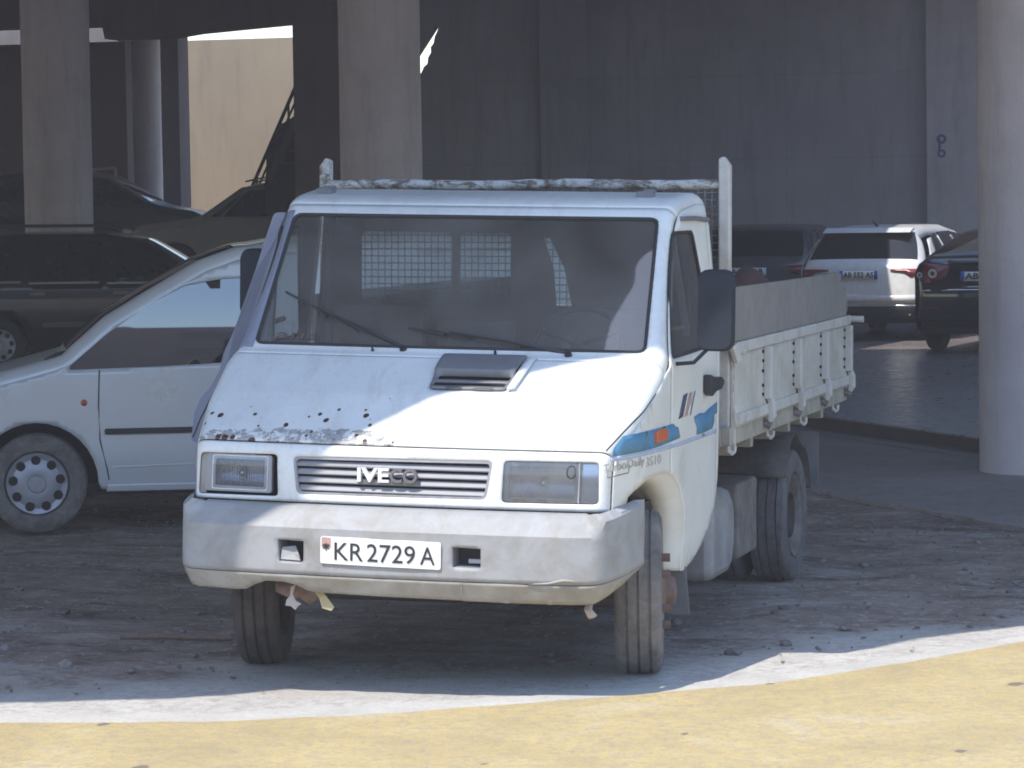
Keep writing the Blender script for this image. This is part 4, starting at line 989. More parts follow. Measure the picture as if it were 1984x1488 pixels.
# ---- bed
hb_ = MB()
bed = part('bed_floor', MB().box((-1.0, 2.05, .925), (1.0, 5.33, .985)), 'bedrail', lean=TB)
fr_ = MB()
for s in (1, -1): fr_.box((s*1.005-.022, 2.03, .905), (s*1.005+.022, 5.34, .99))
for y in np.arange(2.3, 5.3, .5): fr_.box((-.98, y-.03, .84), (.98, y+.03, .925))
fr_.box((-.983, 5.30, .90), (.983, 5.36, .99)).box((-.983, 2.02, .90), (.983, 2.06, .99))
for s in (1, -1): fr_.box((s*.4-.04, 2.1, .74), (s*.4+.04, 5.2, .84))
part('bed_frame', fr_, 'bedrail', lean=TB, bevel=.004)
for s in (1, -1):
    ds = part('dropside', sheet(resample([(2.10, .99), (5.30, .99), (5.30, 1.335), (2.10, 1.335)], .06), (), .045, lambda y, z: (s*(1.022+.016*max(0, min(1, (1.085-z)/.05))+.0015*math.sin(z*60)), y, z)), 'bedpanel', lean=TB, solid=.022, smooth=30)
    part('top_rail', MB().box((s*1.03-.020, 2.08, 1.335), (s*1.03+.020, 5.33, 1.388)), 'bedrail' if s < 0 else 'bedwhite', ds, lean=TB, bevel=.006)
    part('bottom_rail', MB().box((s*1.045-.012, 2.10, 1.0), (s*1.045+.010, 5.31, 1.052)), 'bedwhite', ds, lean=TB, bevel=.005)
    for k, y in enumerate((2.84, 3.66, 4.47, 5.24)):
        r_m = MB().box((s*1.052-.020, y-.028, 1.075), (s*1.052+.022, y+.028, 1.335))
        r_m.prism([(0, 1.10), (.022, 1.11), (.048, 1.05), (.050, .985), (.030, .955), (.012, .965), (.018, 1.04)], lambda d, z: (s*(1.036+d), y+.0, z), lambda d, z: (s*(1.036+d), y+.055, z))
        part('rib', r_m, 'bedwhite', ds, lean=TB, bevel=.006)
        dots = MB()
        for z in (1.10, 1.145, 1.215, 1.265, 1.31)[(0 if k < 2 else 0):]:
            dots.tube([(s*1.030, y-.055, z), (s*1.042, y-.055, z)], .009, 6)
        part('rivet', dots, 'dark', ds, lean=TB)
        part('hinge', MB().tube([(s*1.03, y+.02, .955), (s*1.062, y+.02, .940)], .020, 8), 'boxbrown', ds, lean=TB)
    for y in (2.02, 2.98, 3.9, 4.9):
        hk = [(s*1.02, y, .905), (s*1.02, y, .885), (s*1.03, y+.035, .868), (s*1.035, y+.07, .875), (s*1.035, y+.08, .900)]
        part('rope_hook', MB().tube(hk, .010, 6), 'bedwhite', lean=TB)
    part('latch', MB().tube([(s*1.03, 2.06, 1.38), (s*1.05, 2.09, 1.30)], .024, 8).tube([(s*1.05, 2.17, 1.345), (s*1.07, 2.17, 1.345)], .022, 10), 'bedwhite', lean=TB)
    # headboard post, hollow tube with slanted cap
    xp = .985
    po = MB().prism([(s*(xp-.028), .895), (s*(xp+.026), .895), (s*(xp+.026), 2.215), (s*(xp-.006), 2.258), (s*(xp-.028), 2.245)], lambda x, z: (x, 2.085, z), lambda x, z: (x, 2.145, z))
    part('headboard_post', po, 'bedwhite' if s > 0 else 'peel', lean=TB, bevel=.008)
    if s > 0: part('post_flange', MB().box((xp+.030, 2.10, .90), (xp+.050, 2.13, 1.33)), 'bedwhite', lean=TB)
part('tail_pin', MB().tube([(1.0, 5.40, 1.362), (1.11, 5.40, 1.362)], .020, 10), 'bedwhite', lean=TB, smooth=40)
part('tailgate', MB().box((-1.0, 5.32, .99), (1.0, 5.345, 1.388)), 'bedpanel', lean=TB, bevel=.004)
bar = MB(); xs_ = np.linspace(-.985, .985, 24)
bar.tube([(x, 2.115, 2.128+.004*math.sin(x*7)) for x in xs_], [.024+.002*math.sin(x*31) for x in xs_], 10)
part('crossbar', bar, 'peel', lean=TB, smooth=True)
part('mesh_frame', MB().tube([(-.96, 2.115, 1.42), (.96, 2.115, 1.42)], .014, 6), 'wire', lean=TB)
wm = MB()
for x in np.arange(-.955, .96, .0335): wm.tube([(x, 2.113, 1.42), (x, 2.113, 2.11)], .0027, 4, False)
for z in np.arange(1.45, 2.11, .0335): wm.tube([(-.96, 2.118, z), (.96, 2.118, z)], .0027, 4, False)
part('wire_guard', wm, 'wire', lean=TB)
part('headboard', MB().box((-.96, 2.10, .99), (.96, 2.125, 1.42)), 'bedpanel', lean=TB)
# side boards standing on the dropsides
for s, top in ((1, [(2.05, 1.646), (3.2, 1.641), (4.5, 1.637), (4.92, 1.640), (5.04, 1.628), (5.06, 1.59), (4.93, 1.578), (5.08, 1.560), (5.20, 1.535), (5.23, 1.49), (5.22, 1.392)]), (-1, [(2.05, 1.60), (5.1, 1.60), (5.1, 1.392)])):
    b_ = [(2.05, 1.392)]+top
    part('side_board', MB().prism(b_, lambda y, z: (s*1.018, y, z), lambda y, z: (s*1.040, y, z)), 'board', lean=TB)
part('corner_rag', MB().add([(1.0+p[0]*.03, 5.30+p[1]*.04, 1.47+p[2]*.06) for p in ico], icf).add([(1.03+p[0]*.012, 5.27+p[1]*.02, 1.44+p[2]*.05) for p in ico], icf), 'rust', lean=TB, smooth=True)
# ------------------------------------------------------------------ cargo in the bed
o = MB().add([TB(v) for v in [(-.93, 2.20, 1.0), (.02, 2.20, 1.0), (.02, 2.20, 1.705), (-.93, 2.20, 1.560), (-.93, 2.23, 1.0), (.02, 2.23, 1.0), (.02, 2.23, 1.705), (-.93, 2.23, 1.560)]], [(0, 1, 2, 3), (7, 6, 5, 4), (0, 4, 5, 1), (1, 5, 6, 2), (2, 6, 7, 3), (3, 7, 4, 0)])
M['ply'] = surf('brown_plywood', (.21, .155, .12), .8, .2, 3, .2, 20)
tag(o.build('plywood_sheet', 'ply'), 'brown plywood sheet leaning behind the cab rear window', 'plywood')
M['rusttarp'] = surf('rusty_tarp', (.11, .055, .045), .9, .4, 9, .5, 18, .02)
tp = MB(); N_ = 14; Vt = []
for i in range(N_):
    for j in range(N_):
        x = .45+.55*i/(N_-1); y = 3.5+1.25*j/(N_-1); e = math.sin(math.pi*i/(N_-1))*math.sin(math.pi*j/(N_-1))
        Vt.append((x, y, 1.0+e*(.60+.20*fbm([x*6], [y*6], 1., 3)[0])))
tp.add(Vt, [(i*N_+j, (i+1)*N_+j, (i+1)*N_+j+1, i*N_+j+1) for i in range(N_-1) for j in range(N_-1)])
tag(tp.build('crumpled_tarp', 'rusttarp', smooth=True, solid=.01), 'rust brown crumpled heap of tarp lying in the truck bed', 'tarp')
tag(MB().tube([(.69, 3.8, 1.1), (.66, 3.9, 1.60), (.60, 3.9, 1.63), (.66, 3.9, 1.68)], .013, 6).tube([(.59, 3.9, 1.625), (.68, 3.9, 1.56)], .012, 6).build('bent_bar', 'bedwhite'), 'white bent metal bar sticking up from the truck bed', 'bar')
# ------------------------------------------------------------------ generic cars (local: x across, y from front to rear, z up)
def make_car(name, label, loc, rz, prof_, hw0, wheels, wr, wins, body, glass_m='cglass', gspan=(), tumble=.22, t2=None, belt=.95, group=None, capmat='hubcap', r=.06, step=.08, plan=(.25, .30), sillz=.24, archr=None, tapend=.16, roofcrown=.02):
    car = thing(name, label, 'car' if 'van' not in name else 'van', loc, rz, group, local=True)
    P_ = np.array(prof_, float); L_ = P_[:, 0].max()
    T_ = np.concatenate([[0], np.cumsum(np.linalg.norm(np.diff(P_, axis=0), axis=1))])
    y0_ = P_[:, 0].min()
    def hw(y, z):
        a = min(1, max(0, (y-y0_)/plan[0])); b = min(1, max(0, (L_-y)/plan[1]))
        h = hw0*(1-tapend*(1-a)**2-tapend*(1-b)**2)
        if z > belt: h -= (z-belt)*(tumble*.5 if t2 is None else tumble)+(z-belt)**2*(tumble if t2 is None else t2)
        if z < .5: h -= (.5-z)**2*.5
        return h
    def pf(t):
        y, z = np.interp(t, T_, P_[:, 0]), np.interp(t, T_, P_[:, 1]); e = .03
        d = np.array([np.interp(t+e, T_, P_[:, i])-np.interp(t-e, T_, P_[:, i]) for i in (0, 1)]); d /= np.linalg.norm(d)+1e-9
        return y, z, -d[1], d[0]
    def sk_(u, t, lift=0.):
        y, z, ny, nz = pf(t); h = hw(y, z); A = abs(u)*h; dr = 0
        if A > h-r:
            th = (A-(h-r))/r*math.pi/2; A = h-r+r*math.sin(th); dr = r*(1-math.cos(th))
        q = 1-(A/h)**2; front = 1-2*(y-y0_)/(L_-y0_)
        return (math.copysign(A, u), y+ny*(lift-dr)-abs(ny)*.10*q*(1 if front > 0 else -1), z+nz*(lift-dr)+roofcrown*q*abs(nz))
    us = [-1+0*.0, -.985, -.96, -.93, -.88]+list(np.linspace(-.8, .8, 13))+[.88, .93, .96, .985, 1]
    ts = np.linspace(0, T_[-1], int(T_[-1]/step)+2)
    ts = np.array(sorted(set(list(ts)+[g for gp in gspan for g in (float(np.interp(gp[0], range(len(P_)), T_)), float(np.interp(gp[1], range(len(P_)), T_)))])))
    gt = [(float(np.interp(g[0], range(len(P_)), T_)), float(np.interp(g[1], range(len(P_)), T_)), g[2]) for g in gspan]
    V_ = [sk_(u, t) for t in ts for u in us]; nu = len(us); Fb = []; Fg = {g: [] for g in range(len(gt))}
    for i in range(len(ts)-1):
        for j in range(nu-1):
            tm = (ts[i]+ts[i+1])/2; um = (us[j]+us[j+1])/2; f = (i*nu+j, i*nu+j+1, (i+1)*nu+j+1, (i+1)*nu+j); k_ = None
            for gi, g in enumerate(gt):
                if g[0] < tm < g[1] and abs(um) < .86: k_ = gi
            (Fb if k_ is None else Fg[k_]).append(f)
    mesh_obj('body', V_, Fb, body, car, smooth=50)
    for gi, g in enumerate(gt): mesh_obj(g[2], V_, Fg[gi], glass_m, car, smooth=True)
    ar = archr or wr+.055
    edge_ = []
    for t in np.linspace(0, T_[-1], 80):
        y, z, ny, nz = pf(t); edge_.append((y-ny*r, z-nz*r))
    low = []
    ya, yb_ = edge_[0][0], edge_[-1][0]
    lowp = [(yb_, sillz+.02)]
    for wy in sorted(wheels, reverse=True):
        lowp.append((wy+ar*math.cos(.12)+.02, sillz+.02))
        for a in np.linspace(0.0, math.pi, 17): lowp.append((wy+ar*math.cos(a), wr+ar*math.sin(a)))
        lowp.append((wy-ar*math.cos(.12)-.02, sillz+.02))
    lowp.append((ya, sillz+.02))
    out_ = edge_+lowp
    for s in (1, -1):
        sd_ = mesh_obj('side_panel', *sheet(out_, wins, step, lambda y, z: (s*hw(y, z), y, z)), body, car, smooth=50, solid=.004)
        for w_ in wins: mesh_obj('side_window', *sheet(w_, (), .07, lambda y, z: (s*(hw(y, z)-.008), y, z)), glass_m, sd_, smooth=True)
        for wy in wheels:
            cx = s*(hw0-.10)
            wo = mesh_obj('wheel', *(lambda m: (m.V, m.F))(MB().lathe([(-.1*s, .12), (.02*s, .12)], 16, 'x', (cx, wy, wr))), 'dark', car)
            g = tyre_geo(wr, .20, n=48); mesh_obj('tyre', [(v[0]+cx, v[1]+wy, v[2]+wr) for v in g.V], g.F, 'rubber' if body != 'silver' else 'tyre', wo, smooth=35)
            rr = wr*.62; hc = MB()
            hc.lathe([(s*.085, rr), (s*.10, rr*.97), (s*.092, rr*.80), (s*.112, rr*.55), (s*.108, rr*.30), (s*.12, rr*.26), (s*.12, 0)], 40, 'x', (cx, wy, wr))
            mesh_obj('hubcap', hc.V, hc.F, capmat, wo, smooth=35)
            hl = MB()
            for k in range(9):
                a = k*2*math.pi/9+.2; c = np.array((cx+s*.100, wy+rr*.76*math.cos(a), wr+rr*.76*math.sin(a)))
                hl.lathe([(-.012*s, .030), (.006*s, .030), (.007*s, 0)], 10, 'x', tuple(c))
            mesh_obj('hubcap_slot', hl.V, hl.F, 'dark', wo)
            wl = [(s*(hw0-.02), wy+(ar+.0)*math.cos(a), wr+ar*math.sin(a)) for a in np.linspace(-.15, math.pi+.15, 20)]; n = len(wl)
            mesh_obj('arch_liner', wl+[(p[0]-s*.3, p[1], p[2]) for p in wl], [(i, i+1, n+i+1, n+i) for i in range(n-1)], 'dark', car, smooth=True, solid=.004)
    # floor pan, closing the underside
    pan = MB().box((-hw0+.06, ya+.12, sillz-.02), (hw0-.06, yb_-.12, sillz+.06))
    for wy in wheels: pan.box((-hw0+.32, wy-ar, sillz), (hw0-.32, wy+ar, wr+ar))
    mesh_obj('underbody', pan.V, pan.F, 'dark', car)
    car_fn[car.name] = (sk_, hw, T_, P_)
    return car
car_fn = {}
def cpart(car, name, geo, mat, **kw): return mesh_obj(name, geo.V, geo.F, mat, car, **kw)

# ---- silver panel van, side on, facing left
ang = math.atan2(.36, .93)            # direction front -> rear in world
rz_v = ang-math.pi/2                    # local +y maps onto that direction
# local y=0 at the front wheel centre
vprof = [(-.83, .34), (-.86, .55), (-.84, .70), (-.78, .84), (-.60, .93), (-.20, 1.02), (.17, 1.115), (.215, 1.15), (.46, 1.36), (.74, 1.525), (1.05, 1.70), (1.27, 1.775), (1.52, 1.815), (2.2, 1.84), (3.2, 1.82), (3.40, 1.78), (3.46, 1.68), (3.50, 1.0), (3.53, .60), (3.50, .36)]
wp_ = rpoly([(.19, 1.028), (.45, 1.245), (.71, 1.425), (.95, 1.545), (1.20, 1.585), (1.39, 1.590), (1.40, 1.065), (.8, 1.04)], .02)
fwc = np.array((-4.52, 6.70))
t = NT('reflective_van_glass'); setp(t, Base_Color=(.012, .012, .014), Roughness=.03, IOR=2.6, Specular_IOR_Level=.5); M['vanglass'] = t.m
van = make_car('panel_van', 'silver panel van parked side-on beyond the truck, dark rub strip on its door', (float(fwc[0]), float(fwc[1]), 0), rz_v, vprof, .90, (0., 2.68), .315, [wp_], 'silver', gspan=((7, 11, 'windscreen'),), tumble=.04, t2=.14, belt=1.05, r=.075, step=.032, sillz=.25, archr=.385, capmat='hubcap', glass_m='vanglass')
sk_, hwv, *_ = car_fn[van.name]
for s in (1, -1):
    f = lambda off: (lambda y, z: (s*(hwv(y, z)+off), y, z))
    cpart(van, 'rub_strip', MB().prism(rrect(.43, .618, 1.03, .655, .012), f(.002), f(.016)), 'black')
    cpart(van, 'door_seam', MB().tube([f(.001)(*p) for p in [(.405, 1.025), (.395, .80), (.40, .58), (.44, .40), (.45, .33)]], .005, 5), 'dark')
    cpart(van, 'door_seam', MB().tube([f(.001)(*p) for p in [(1.43, 1.60), (1.44, 1.0), (1.45, .33)]], .005, 5), 'dark')
    cpart(van, 'sill', MB().prism([(.43, .255), (2.28, .255), (2.28, .30), (.44, .30)], f(.004), f(.018)), 'silver', bevel=.01)
    cpart(van, 'door_crease', MB().tube([f(-.006)(*p) for p in [(.47, .41), (.9, .42), (1.42, .425)]], .012, 6), 'silver', smooth=True)
    cpart(van, 'side_repeater', MB().lathe([(0, .022), (s*.010, .018), (s*.014, 0)], 14, 'x', (s*(hwv(.305, .82)), .305, .82)), 'orange', smooth=True)
    cpart(van, 'handle', MB().prism(rrect(1.20, .93, 1.36, .96, .012), f(.004), f(.03)), 'silver', bevel=.006)
    cpart(van, 'wing_mirror', MB().prism(rrect(.55, 1.10, .72, 1.30, .04), f(.08), f(.24)) if s < 0 else MB().prism(rrect(1.45, 1.1, 1.46, 1.11, .002), f(.0), f(.002)), 'black', bevel=.02)
    cpart(van, 'seat', MB().box((s*.42-.22, 1.05, .7), (s*.42+.22, 1.2, 1.35)), 'liner', bevel=.05)
cpart(van, 'wiper_scuttle', MB().prism([(.06, 1.075), (.20, 1.13), (.17, 1.10), (.05, 1.055)], lambda y, z: (-.72, y, z+.022), lambda y, z: (.83, y, z+.022)), 'black')
cpart(van, 'front_bumper', MB().prism([(-.90, .32), (-.91, .52), (-.80, .60), (-.45, .60), (-.42, .30), (-.80, .25)], lambda y, z: (-.80, y, z), lambda y, z: (.80, y, z)), 'silver', bevel=.03)

# ---- cars seen from behind on the right (local front at y=0, rear at y=L; camera sees +y end => rotate by pi)
hatch = [(.06, .35), (.0, .55), (.05, .72), (.25, .84), (1.05, .98), (1.25, 1.04), (1.95, 1.42), (2.3, 1.485), (3.2, 1.49), (3.66, 1.45), (3.76, 1.41), (4.06, 1.06), (4.14, .98), (4.18, .80), (4.22, .62), (4.20, .40), (4.14, .30)]
hw_w = [rpoly([(1.40, 1.0), (2.0, 1.36), (2.42, 1.41), (2.46, .99)], .03), rpoly([(2.52, .99), (2.50, 1.41), (3.05, 1.40), (3.12, 1.02)], .03), rpoly([(3.18, 1.03), (3.12, 1.39), (3.42, 1.355), (3.58, 1.15), (3.50, 1.06)], .03)]
def rear_car(name, label, x, y, prof_, wins, body, hw0, wheels, wr, gs, lamp_kind, plate_txt, dz=0., plate_z=.86, glassm='cglass', rz=math.pi, tumble=.22, r=.07, tail=.35):
    L_ = max(p[0] for p in prof_)
    ca, sa = math.cos(rz), math.sin(rz)
    car = make_car(name, label, (x-(-sa*L_), y-(ca*L_), .13+dz), rz, prof_, hw0, wheels, wr, wins, body, glassm, gs, r=r, step=.06, plan=(.5, tail), tapend=.12, tumble=tumble)
    return car, L_
M['greyglass'] = flat('pale_dusty_glass', (.20, .20, .20), .15)
wcar, LW = rear_car('white_hatchback', 'white hatchback seen from behind, right flank caught by sun', -2.65, 28.5, hatch, hw_w, 'carwhite', .92, (.86, 3.42), .31, ((10, 11, 'rear_window'), (5, 6, 'windscreen')), 0, '', rz=math.pi-.15, tumble=.55, r=.13, tail=.7)
sk_, hwf, T_, P_ = car_fn[wcar.name]
def rear_skin(fnpack, k0, lift=0.):
    sk, hwf, T_, P_ = fnpack
    def f(x, z):
        # find t on the tail at height z
        i = np.argmax(P_[:, 1]); tt = np.linspace(T_[i], T_[-1], 200); zz = np.interp(tt, T_, P_[:, 1]); t = float(np.interp(-z, -zz, tt)); y, zc = np.interp(t, T_, P_[:, 0]), z
        return sk(x/hwf(y, z), t, lift)
    return f
def rpatch(car, name, pts, mat, lift=.006, step=.1, parent=None, **kw):
    f = rear_skin(car_fn[car.name], 0, lift)
    V_, F_ = sheet(resample(pts, .08), (), step, f); return mesh_obj(name, V_, F_, mat, parent or car, smooth=True, solid=.01, **kw)
def mir(pts): return [(-x, z) for x, z in pts]
# local +x appears on the image LEFT for a car turned by pi
for m in (lambda p: p, mir):
    rpatch(wcar, 'tail_lamp', m([(.42, .93), (.88, .94), (.885, .83), (.68, .84), (.60, .89), (.42, .91)]), 'taillamp', .012)
    rpatch(wcar, 'bumper_reflector', m([(.55, .335), (.80, .34), (.80, .37), (.55, .365)]), 'bright', .012)
rpatch(wcar, 'rear_bumper', [(-.86, .50), (.86, .50), (.86, .60), (-.86, .60)], 'carwhite', .018)
rpatch(wcar, 'bumper_skirt', [(-.86, .305), (.86, .305), (.84, .455), (-.84, .455)], 'trimblack', .014)
rpatch(wcar, 'bumper_strip', [(-.83, .455), (-.45, .455), (-.45, .475), (-.83, .475)], 'bright', .018)
wpl = rpatch(wcar, 'number_plate', [(-.26, .80), (.26, .80), (.26, .91), (-.26, .91)], 'plate', .014)
rpatch(wcar, 'plate_band', [(-.26, .80), (-.215, .80), (-.215, .91), (-.26, .91)], 'euroblue', .020, parent=wpl)
rpatch(wcar, 'plate_band', [(.26, .80), (.215, .80), (.215, .91), (.26, .91)], 'euroblue', .020, parent=wpl)
def rtext(car, s, x_left, z, h, width, mat='ink', parent=None, lift=.028):
    V_, F_ = text_geo(s, h, .02); V_[:, 0] *= width/V_[:, 0].max(); f = rear_skin(car_fn[car.name], 0, lift)
    return mesh_obj('plate_text', [f(x_left-a, z+b) for a, b in V_], F_, mat, parent or car)
rtext(wcar, 'AB 552 AS', .205, .82, .07, .41, parent=wpl)
cpart(wcar, 'roof_aerial', MB().tube([(.0, 3.45, 1.49), (.0, 3.62, 1.56)], [.02, .008], 6), 'trimblack')
cpart(wcar, 'rear_spoiler', MB().prism([(3.72, 1.44), (3.93, 1.405), (3.93, 1.42), (3.76, 1.475)], lambda y, z: (-.60, y, z), lambda y, z: (.60, y, z)), 'carwhite', bevel=.01)
for s in (1, -1):
    cpart(wcar, 'window_divider', MB().tube([(s*(hwf(2.48, z)+.002), 2.48, z) for z in (.99, 1.2, 1.41)], .012, 5), 'trimblack')

suvp = [(.06, .40), (.0, .6), (.05, .86), (.3, .98), (1.1, 1.06), (1.3, 1.12), (1.95, 1.56), (2.3, 1.63), (2.9, 1.63), (3.25, 1.58), (3.40, 1.53), (4.02, 1.17), (4.26, 1.12), (4.33, .9), (4.36, .68), (4.34, .50), (4.26, .40)]
suvp_low = [(y, z if z < 1.1 else 1.1+(z-1.1)*.70) for y, z in suvp]
suvw = [rpoly([(1.45, 1.1), (2.0, 1.5), (2.45, 1.55), (2.48, 1.09)], .03), rpoly([(2.54, 1.09), (2.52, 1.55), (3.1, 1.54), (3.18, 1.11)], .03), rpoly([(3.24, 1.12), (3.18, 1.50), (3.3, 1.47), (3.70, 1.2), (3.6, 1.14)], .03)]
bcar, _ = rear_car('black_suv', 'glossy black car seen from behind, half hidden by the right pillar', -.66, 25.3, suvp_low, [[(y, z if z < 1.1 else 1.1+(z-1.1)*.70) for y, z in w_] for w_ in suvw], 'carblack', .90, (.88, 3.4), .34, ((10, 11, 'rear_window'), (5, 6, 'windscreen')), 0, '', glassm='cglass', rz=math.pi-.12, tumble=.75)
for m in (lambda p: p, mir):
    tl_ = rpatch(bcar, 'tail_lamp', m([(.40, 1.04), (.72, 1.08), (.88, 1.02), (.87, .86), (.60, .84), (.42, .92)]), 'taillamp', .012)
    f = rear_skin(car_fn[bcar.name], 0, .03)
    for cx, cz, rr in ((.60, .945, .055), (.76, .93, .035)):
        x = m([(cx, cz)])[0][0]; c = f(x, cz); mesh_obj('lamp_ring', *(lambda q: (q.V, q.F))(MB().lathe([(0, rr), (.012, rr), (.014, rr*.5), (.0, rr*.5)], 18, 'y', c)), 'tailclear', tl_, smooth=30)
    rpatch(bcar, 'bumper_reflector', m([(.50, .53), (.74, .53), (.74, .555), (.50, .555)]), 'taillamp', .014)
    rpatch(bcar, 'exhaust_trim', m([(.62, .74), (.74, .74), (.74, .76), (.62, .76)]), 'bright', .014)
bpl = rpatch(bcar, 'number_plate', [(-.25, .86), (.25, .86), (.25, .965), (-.25, .965)], 'plate', .016)
rpatch(bcar, 'plate_band', [(.25, .86), (.205, .86), (.205, .965), (.25, .965)], 'euroblue', .022, parent=bpl)
rtext(bcar, 'AB 567', .19, .88, .066, .40, parent=bpl)
rpatch(bcar, 'boot_badge', [(-.07, 1.02), (.0, 1.00), (.07, 1.02), (.0, 1.045)], 'bright', .02)
rpatch(bcar, 'boot_trim', [(-.5, 1.07), (.42, 1.07), (.42, 1.10), (-.5, 1.10)], 'cargrey', .012)
rpatch(bcar, 'chrome_strip', [(-.55, .785), (.20, .785), (.20, .80), (-.55, .80)], 'bright', .012)
rpatch(bcar, 'chrome_strip', [(-.55, .745), (.48, .745), (.48, .765), (-.55, .765)], 'bright', .012)

dcar, _ = rear_car('dark_hatchback', 'dark hatchback seen from behind above the truck bed, wedged behind the tarp', -4.6, 30.9, hatch, hw_w, 'cargrey', .88, (.86, 3.42), .31, ((10, 11, 'rear_window'), (5, 6, 'windscreen')), 0, '')
for m in (lambda p: p, mir): rpatch(dcar, 'tail_lamp', m([(.55, .94), (.86, .95), (.86, .82), (.60, .83)]), 'taillamp', .012)
dpl = rpatch(dcar, 'number_plate', [(-.26, .80), (.26, .80), (.26, .91), (-.26, .91)], 'plate', .014)
rtext(dcar, 'AA 383 B', .235, .82, .07, .45, parent=dpl)

# ---- dark cars on the left
mpv = [(.06, .38), (.0, .55), (.05, .78), (.35, .93), (.95, 1.03), (1.12, 1.10), (1.85, 1.53), (2.3, 1.62), (3.3, 1.63), (3.9, 1.56), (4.1, 1.44), (4.32, 1.03), (4.38, .7), (4.36, .40)]
mpvw = [rpoly([(1.25, 1.06), (1.90, 1.46), (2.20, 1.52), (2.22, 1.05)], .04), rpoly([(2.30, 1.05), (2.28, 1.53), (3.12, 1.53), (3.14, 1.08)], .04), rpoly([(3.22, 1.09), (3.20, 1.53), (3.8, 1.46), (4.02, 1.14)], .04)]
def side_car(name, label, x, y, rz, body, z0, prof_=mpv, wins=mpvw, **kw):
    return make_car(name, label, (x, y, z0), rz, prof_, .89, (.88, 3.52), .315, wins, body, 'cglass', ((5, 6, 'windscreen'), (10, 11, 'rear_window')), r=.08, step=.09, plan=(.5, .35), tapend=.14, **kw)
# facing right across the picture: front at larger x
rzR = math.radians(90-15+360+30); 
dirR = np.array((math.cos(math.radians(17)), math.sin(math.radians(17))))
def face_right(front_xy, deg):     # local -y is forward; local +y points front->rear = -dir
    d = np.array((math.cos(math.radians(deg)), math.sin(math.radians(deg)))); v = -d
    return math.atan2(v[1], v[0])-math.pi/2
# rear wheel centre near (-11.97,22.6)
a_ = face_right(None, 14); vy = np.array((-math.sin(a_), math.cos(a_)))
fr = np.array((-12.1, 22.9))-vy*3.52
car1 = side_car('dark_estate_car', 'dark estate car parked side-on behind the silver van', fr[0], fr[1], a_, 'carblack', .10)
sk_, hwf, *_ = car_fn[car1.name]
for s in (1, -1):
    for y0, y1, z in ((1.3, 2.22, 1.035), (2.32, 3.15, 1.045), (3.25, 4.1, 1.06)): cpart(car1, 'chrome_strip', MB().prism([(y0, z-.012), (y1, z-.012), (y1, z+.012), (y0, z+.012)], lambda y, z: (s*(hwf(y, z)+.002), y, z), lambda y, z: (s*(hwf(y, z)+.012), y, z)), 'bright')
    for y0 in (1.95, 2.95): cpart(car1, 'door_handle', MB().prism(rrect(y0, .90, y0+.2, .935, .012), lambda y, z: (s*(hwf(y, z)+.002), y, z), lambda y, z: (s*(hwf(y, z)+.03), y, z)), 'cargrey')
    cpart(car1, 'roof_rail', MB().tube([(s*.66, 2.1, 1.66), (s*.67, 2.4, 1.71), (s*.67, 3.6, 1.72), (s*.66, 3.95, 1.66)], .016, 6), 'cargrey')
    cpart(car1, 'side_moulding', MB().prism(rrect(1.40, .52, 3.0, .58, .02), lambda y, z: (s*(hwf(y, z)+.002), y, z), lambda y, z: (s*(hwf(y, z)+.02), y, z)), 'cargrey')
def face_left(deg):
    d = np.array((math.cos(math.radians(deg)), math.sin(math.radians(deg)))); return math.atan2(d[1], d[0])-math.pi/2
# grey-green off-roader facing left
a_ = face_left(13)
car2 = side_car('grey_green_suv', 'grey green off-roader facing left behind the truck cab, headlamp glinting', -16.0, 36.2, a_, 'cargreen', .74, suvp, suvw)
sk_, hwf, *_ = car_fn[car2.name]
for s in (1, -1):
    cpart(car2, 'headlamp', MB().tube([(s*.72, .02, .86), (s*.80, .14, .90)], [.07, .05], 10), 'tailclear', smooth=True)
    cpart(car2, 'roof_rail', MB().tube([(s*.68, 2.0, 1.66), (s*.69, 2.3, 1.72), (s*.69, 3.5, 1.73), (s*.68, 3.8, 1.66)], .016, 6), 'bright')
    cpart(car2, 'window_trim', MB().tube([(s*(hwf(y, z)+.004), y, z) for y, z in ((1.30, 1.10), (1.95, 1.55), (2.45, 1.60), (3.6, 1.58))], .018, 5).tube([(s*(hwf(y, z)+.004), y, z) for y, z in ((1.62, 1.10), (2.05, 1.53))], .014, 5).tube([(s*(hwf(y, z)+.004), y, z) for y, z in ((3.42, 1.58), (3.46, 1.12))], .05, 5), 'bumper')
    cpart(car2, 'indicator', MB().prism([(.10, .78), (.26, .78), (.26, .81), (.10, .81)], lambda y, z: (s*(hwf(y, z)+.002), y, z), lambda y, z: (s*(hwf(y, z)+.02), y, z)), 'orange')
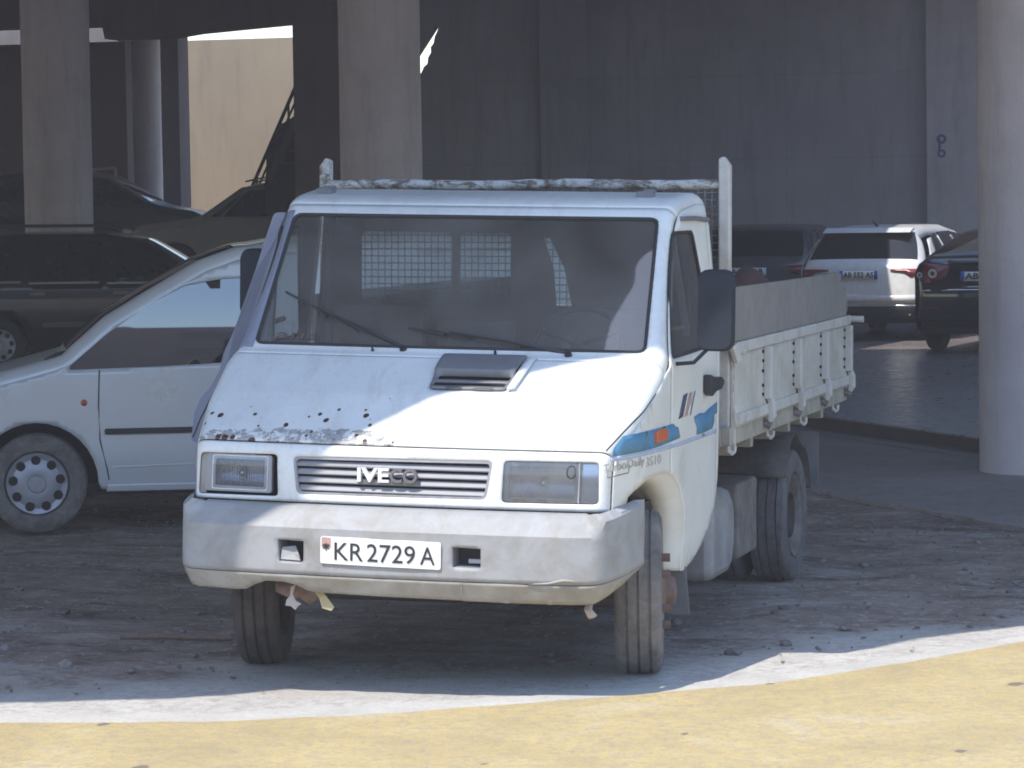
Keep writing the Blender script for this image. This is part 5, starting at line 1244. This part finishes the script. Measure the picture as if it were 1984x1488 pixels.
# dark van with a white roof rack frame
a_ = face_right(None, 13); vy = np.array((-math.sin(a_), math.cos(a_)))
car3 = side_car('dark_van', 'very dark van with pale windscreen edge parked against the partition wall', -16.35, 41.2, a_, 'cargrey', .95, [(p[0], p[1]*1.05) for p in mpv], [[(y, z*1.05) for y, z in w_] for w_ in mpvw])
for s in (1, -1): cpart(car3, 'window_trim', MB().tube([(s*(car_fn[car3.name][1](y, z)+.004), y, z) for y, z in ((1.15, 1.16), (1.88, 1.60), (2.4, 1.70))], .03, 5), 'tank')
car4 = side_car('dark_saloon', 'dark car at far left edge with a bright lamp beside the pillar', -17.3, 36.6, face_right(None, 14), 'carmaroon', .76, [(p[0], p[1]*1.1) for p in mpv], [[(y, z*1.1) for y, z in w_] for w_ in mpvw])
cpart(car4, 'headlamp', MB().tube([(-.74, .0, .95), (-.80, .14, .98)], [.10, .07], 10), 'tailclear', smooth=True)
o = MB(); a0 = np.array((-18.85, 40.6, 2.28)); ex = np.array((.62, .17, 0))
o.tube([a0, a0+[0, 0, .40]], .03, 6).tube([a0+[0, 0, .40], a0+ex*1.1+[0, 0, .44]], .03, 6).tube([a0+ex*1.1+[0, 0, .44], a0+ex*1.1+[0, 0, .25]], .03, 6)
tag(o.build('ladder_rack', 'palecloth'), 'pale metal rack frame standing over the far dark van', 'rack')
o = MB().prism([(-46, 33.5), (-16.2, 33.5), (-11.6, 34.9), (-11.6, 46.2), (-46, 46.2)], lambda x, y: (x, y, .73), lambda x, y: (x, y, .10)).build('raised_parking', 'darkwall'); tag(o, kind='structure')
# ------------------------------------------------------------------ added volume, lays a pale window veil over the view
t = bpy.data.materials.new('veil_volume'); t.use_nodes = True; n_ = t.node_tree; n_.nodes.clear()
o_ = n_.nodes.new('ShaderNodeOutputMaterial'); v_ = n_.nodes.new('ShaderNodeVolumePrincipled')
v_.inputs['Density'].default_value = .0032; v_.inputs['Color'].default_value = (1., .92, .92, 1); v_.inputs['Anisotropy'].default_value = .2
n_.links.new(v_.outputs[0], o_.inputs['Volume'])
o = MB().box((-70, -60, -1.1), (60, 75, 11.5)).build('veil_box', t); tag(o, kind='stuff')
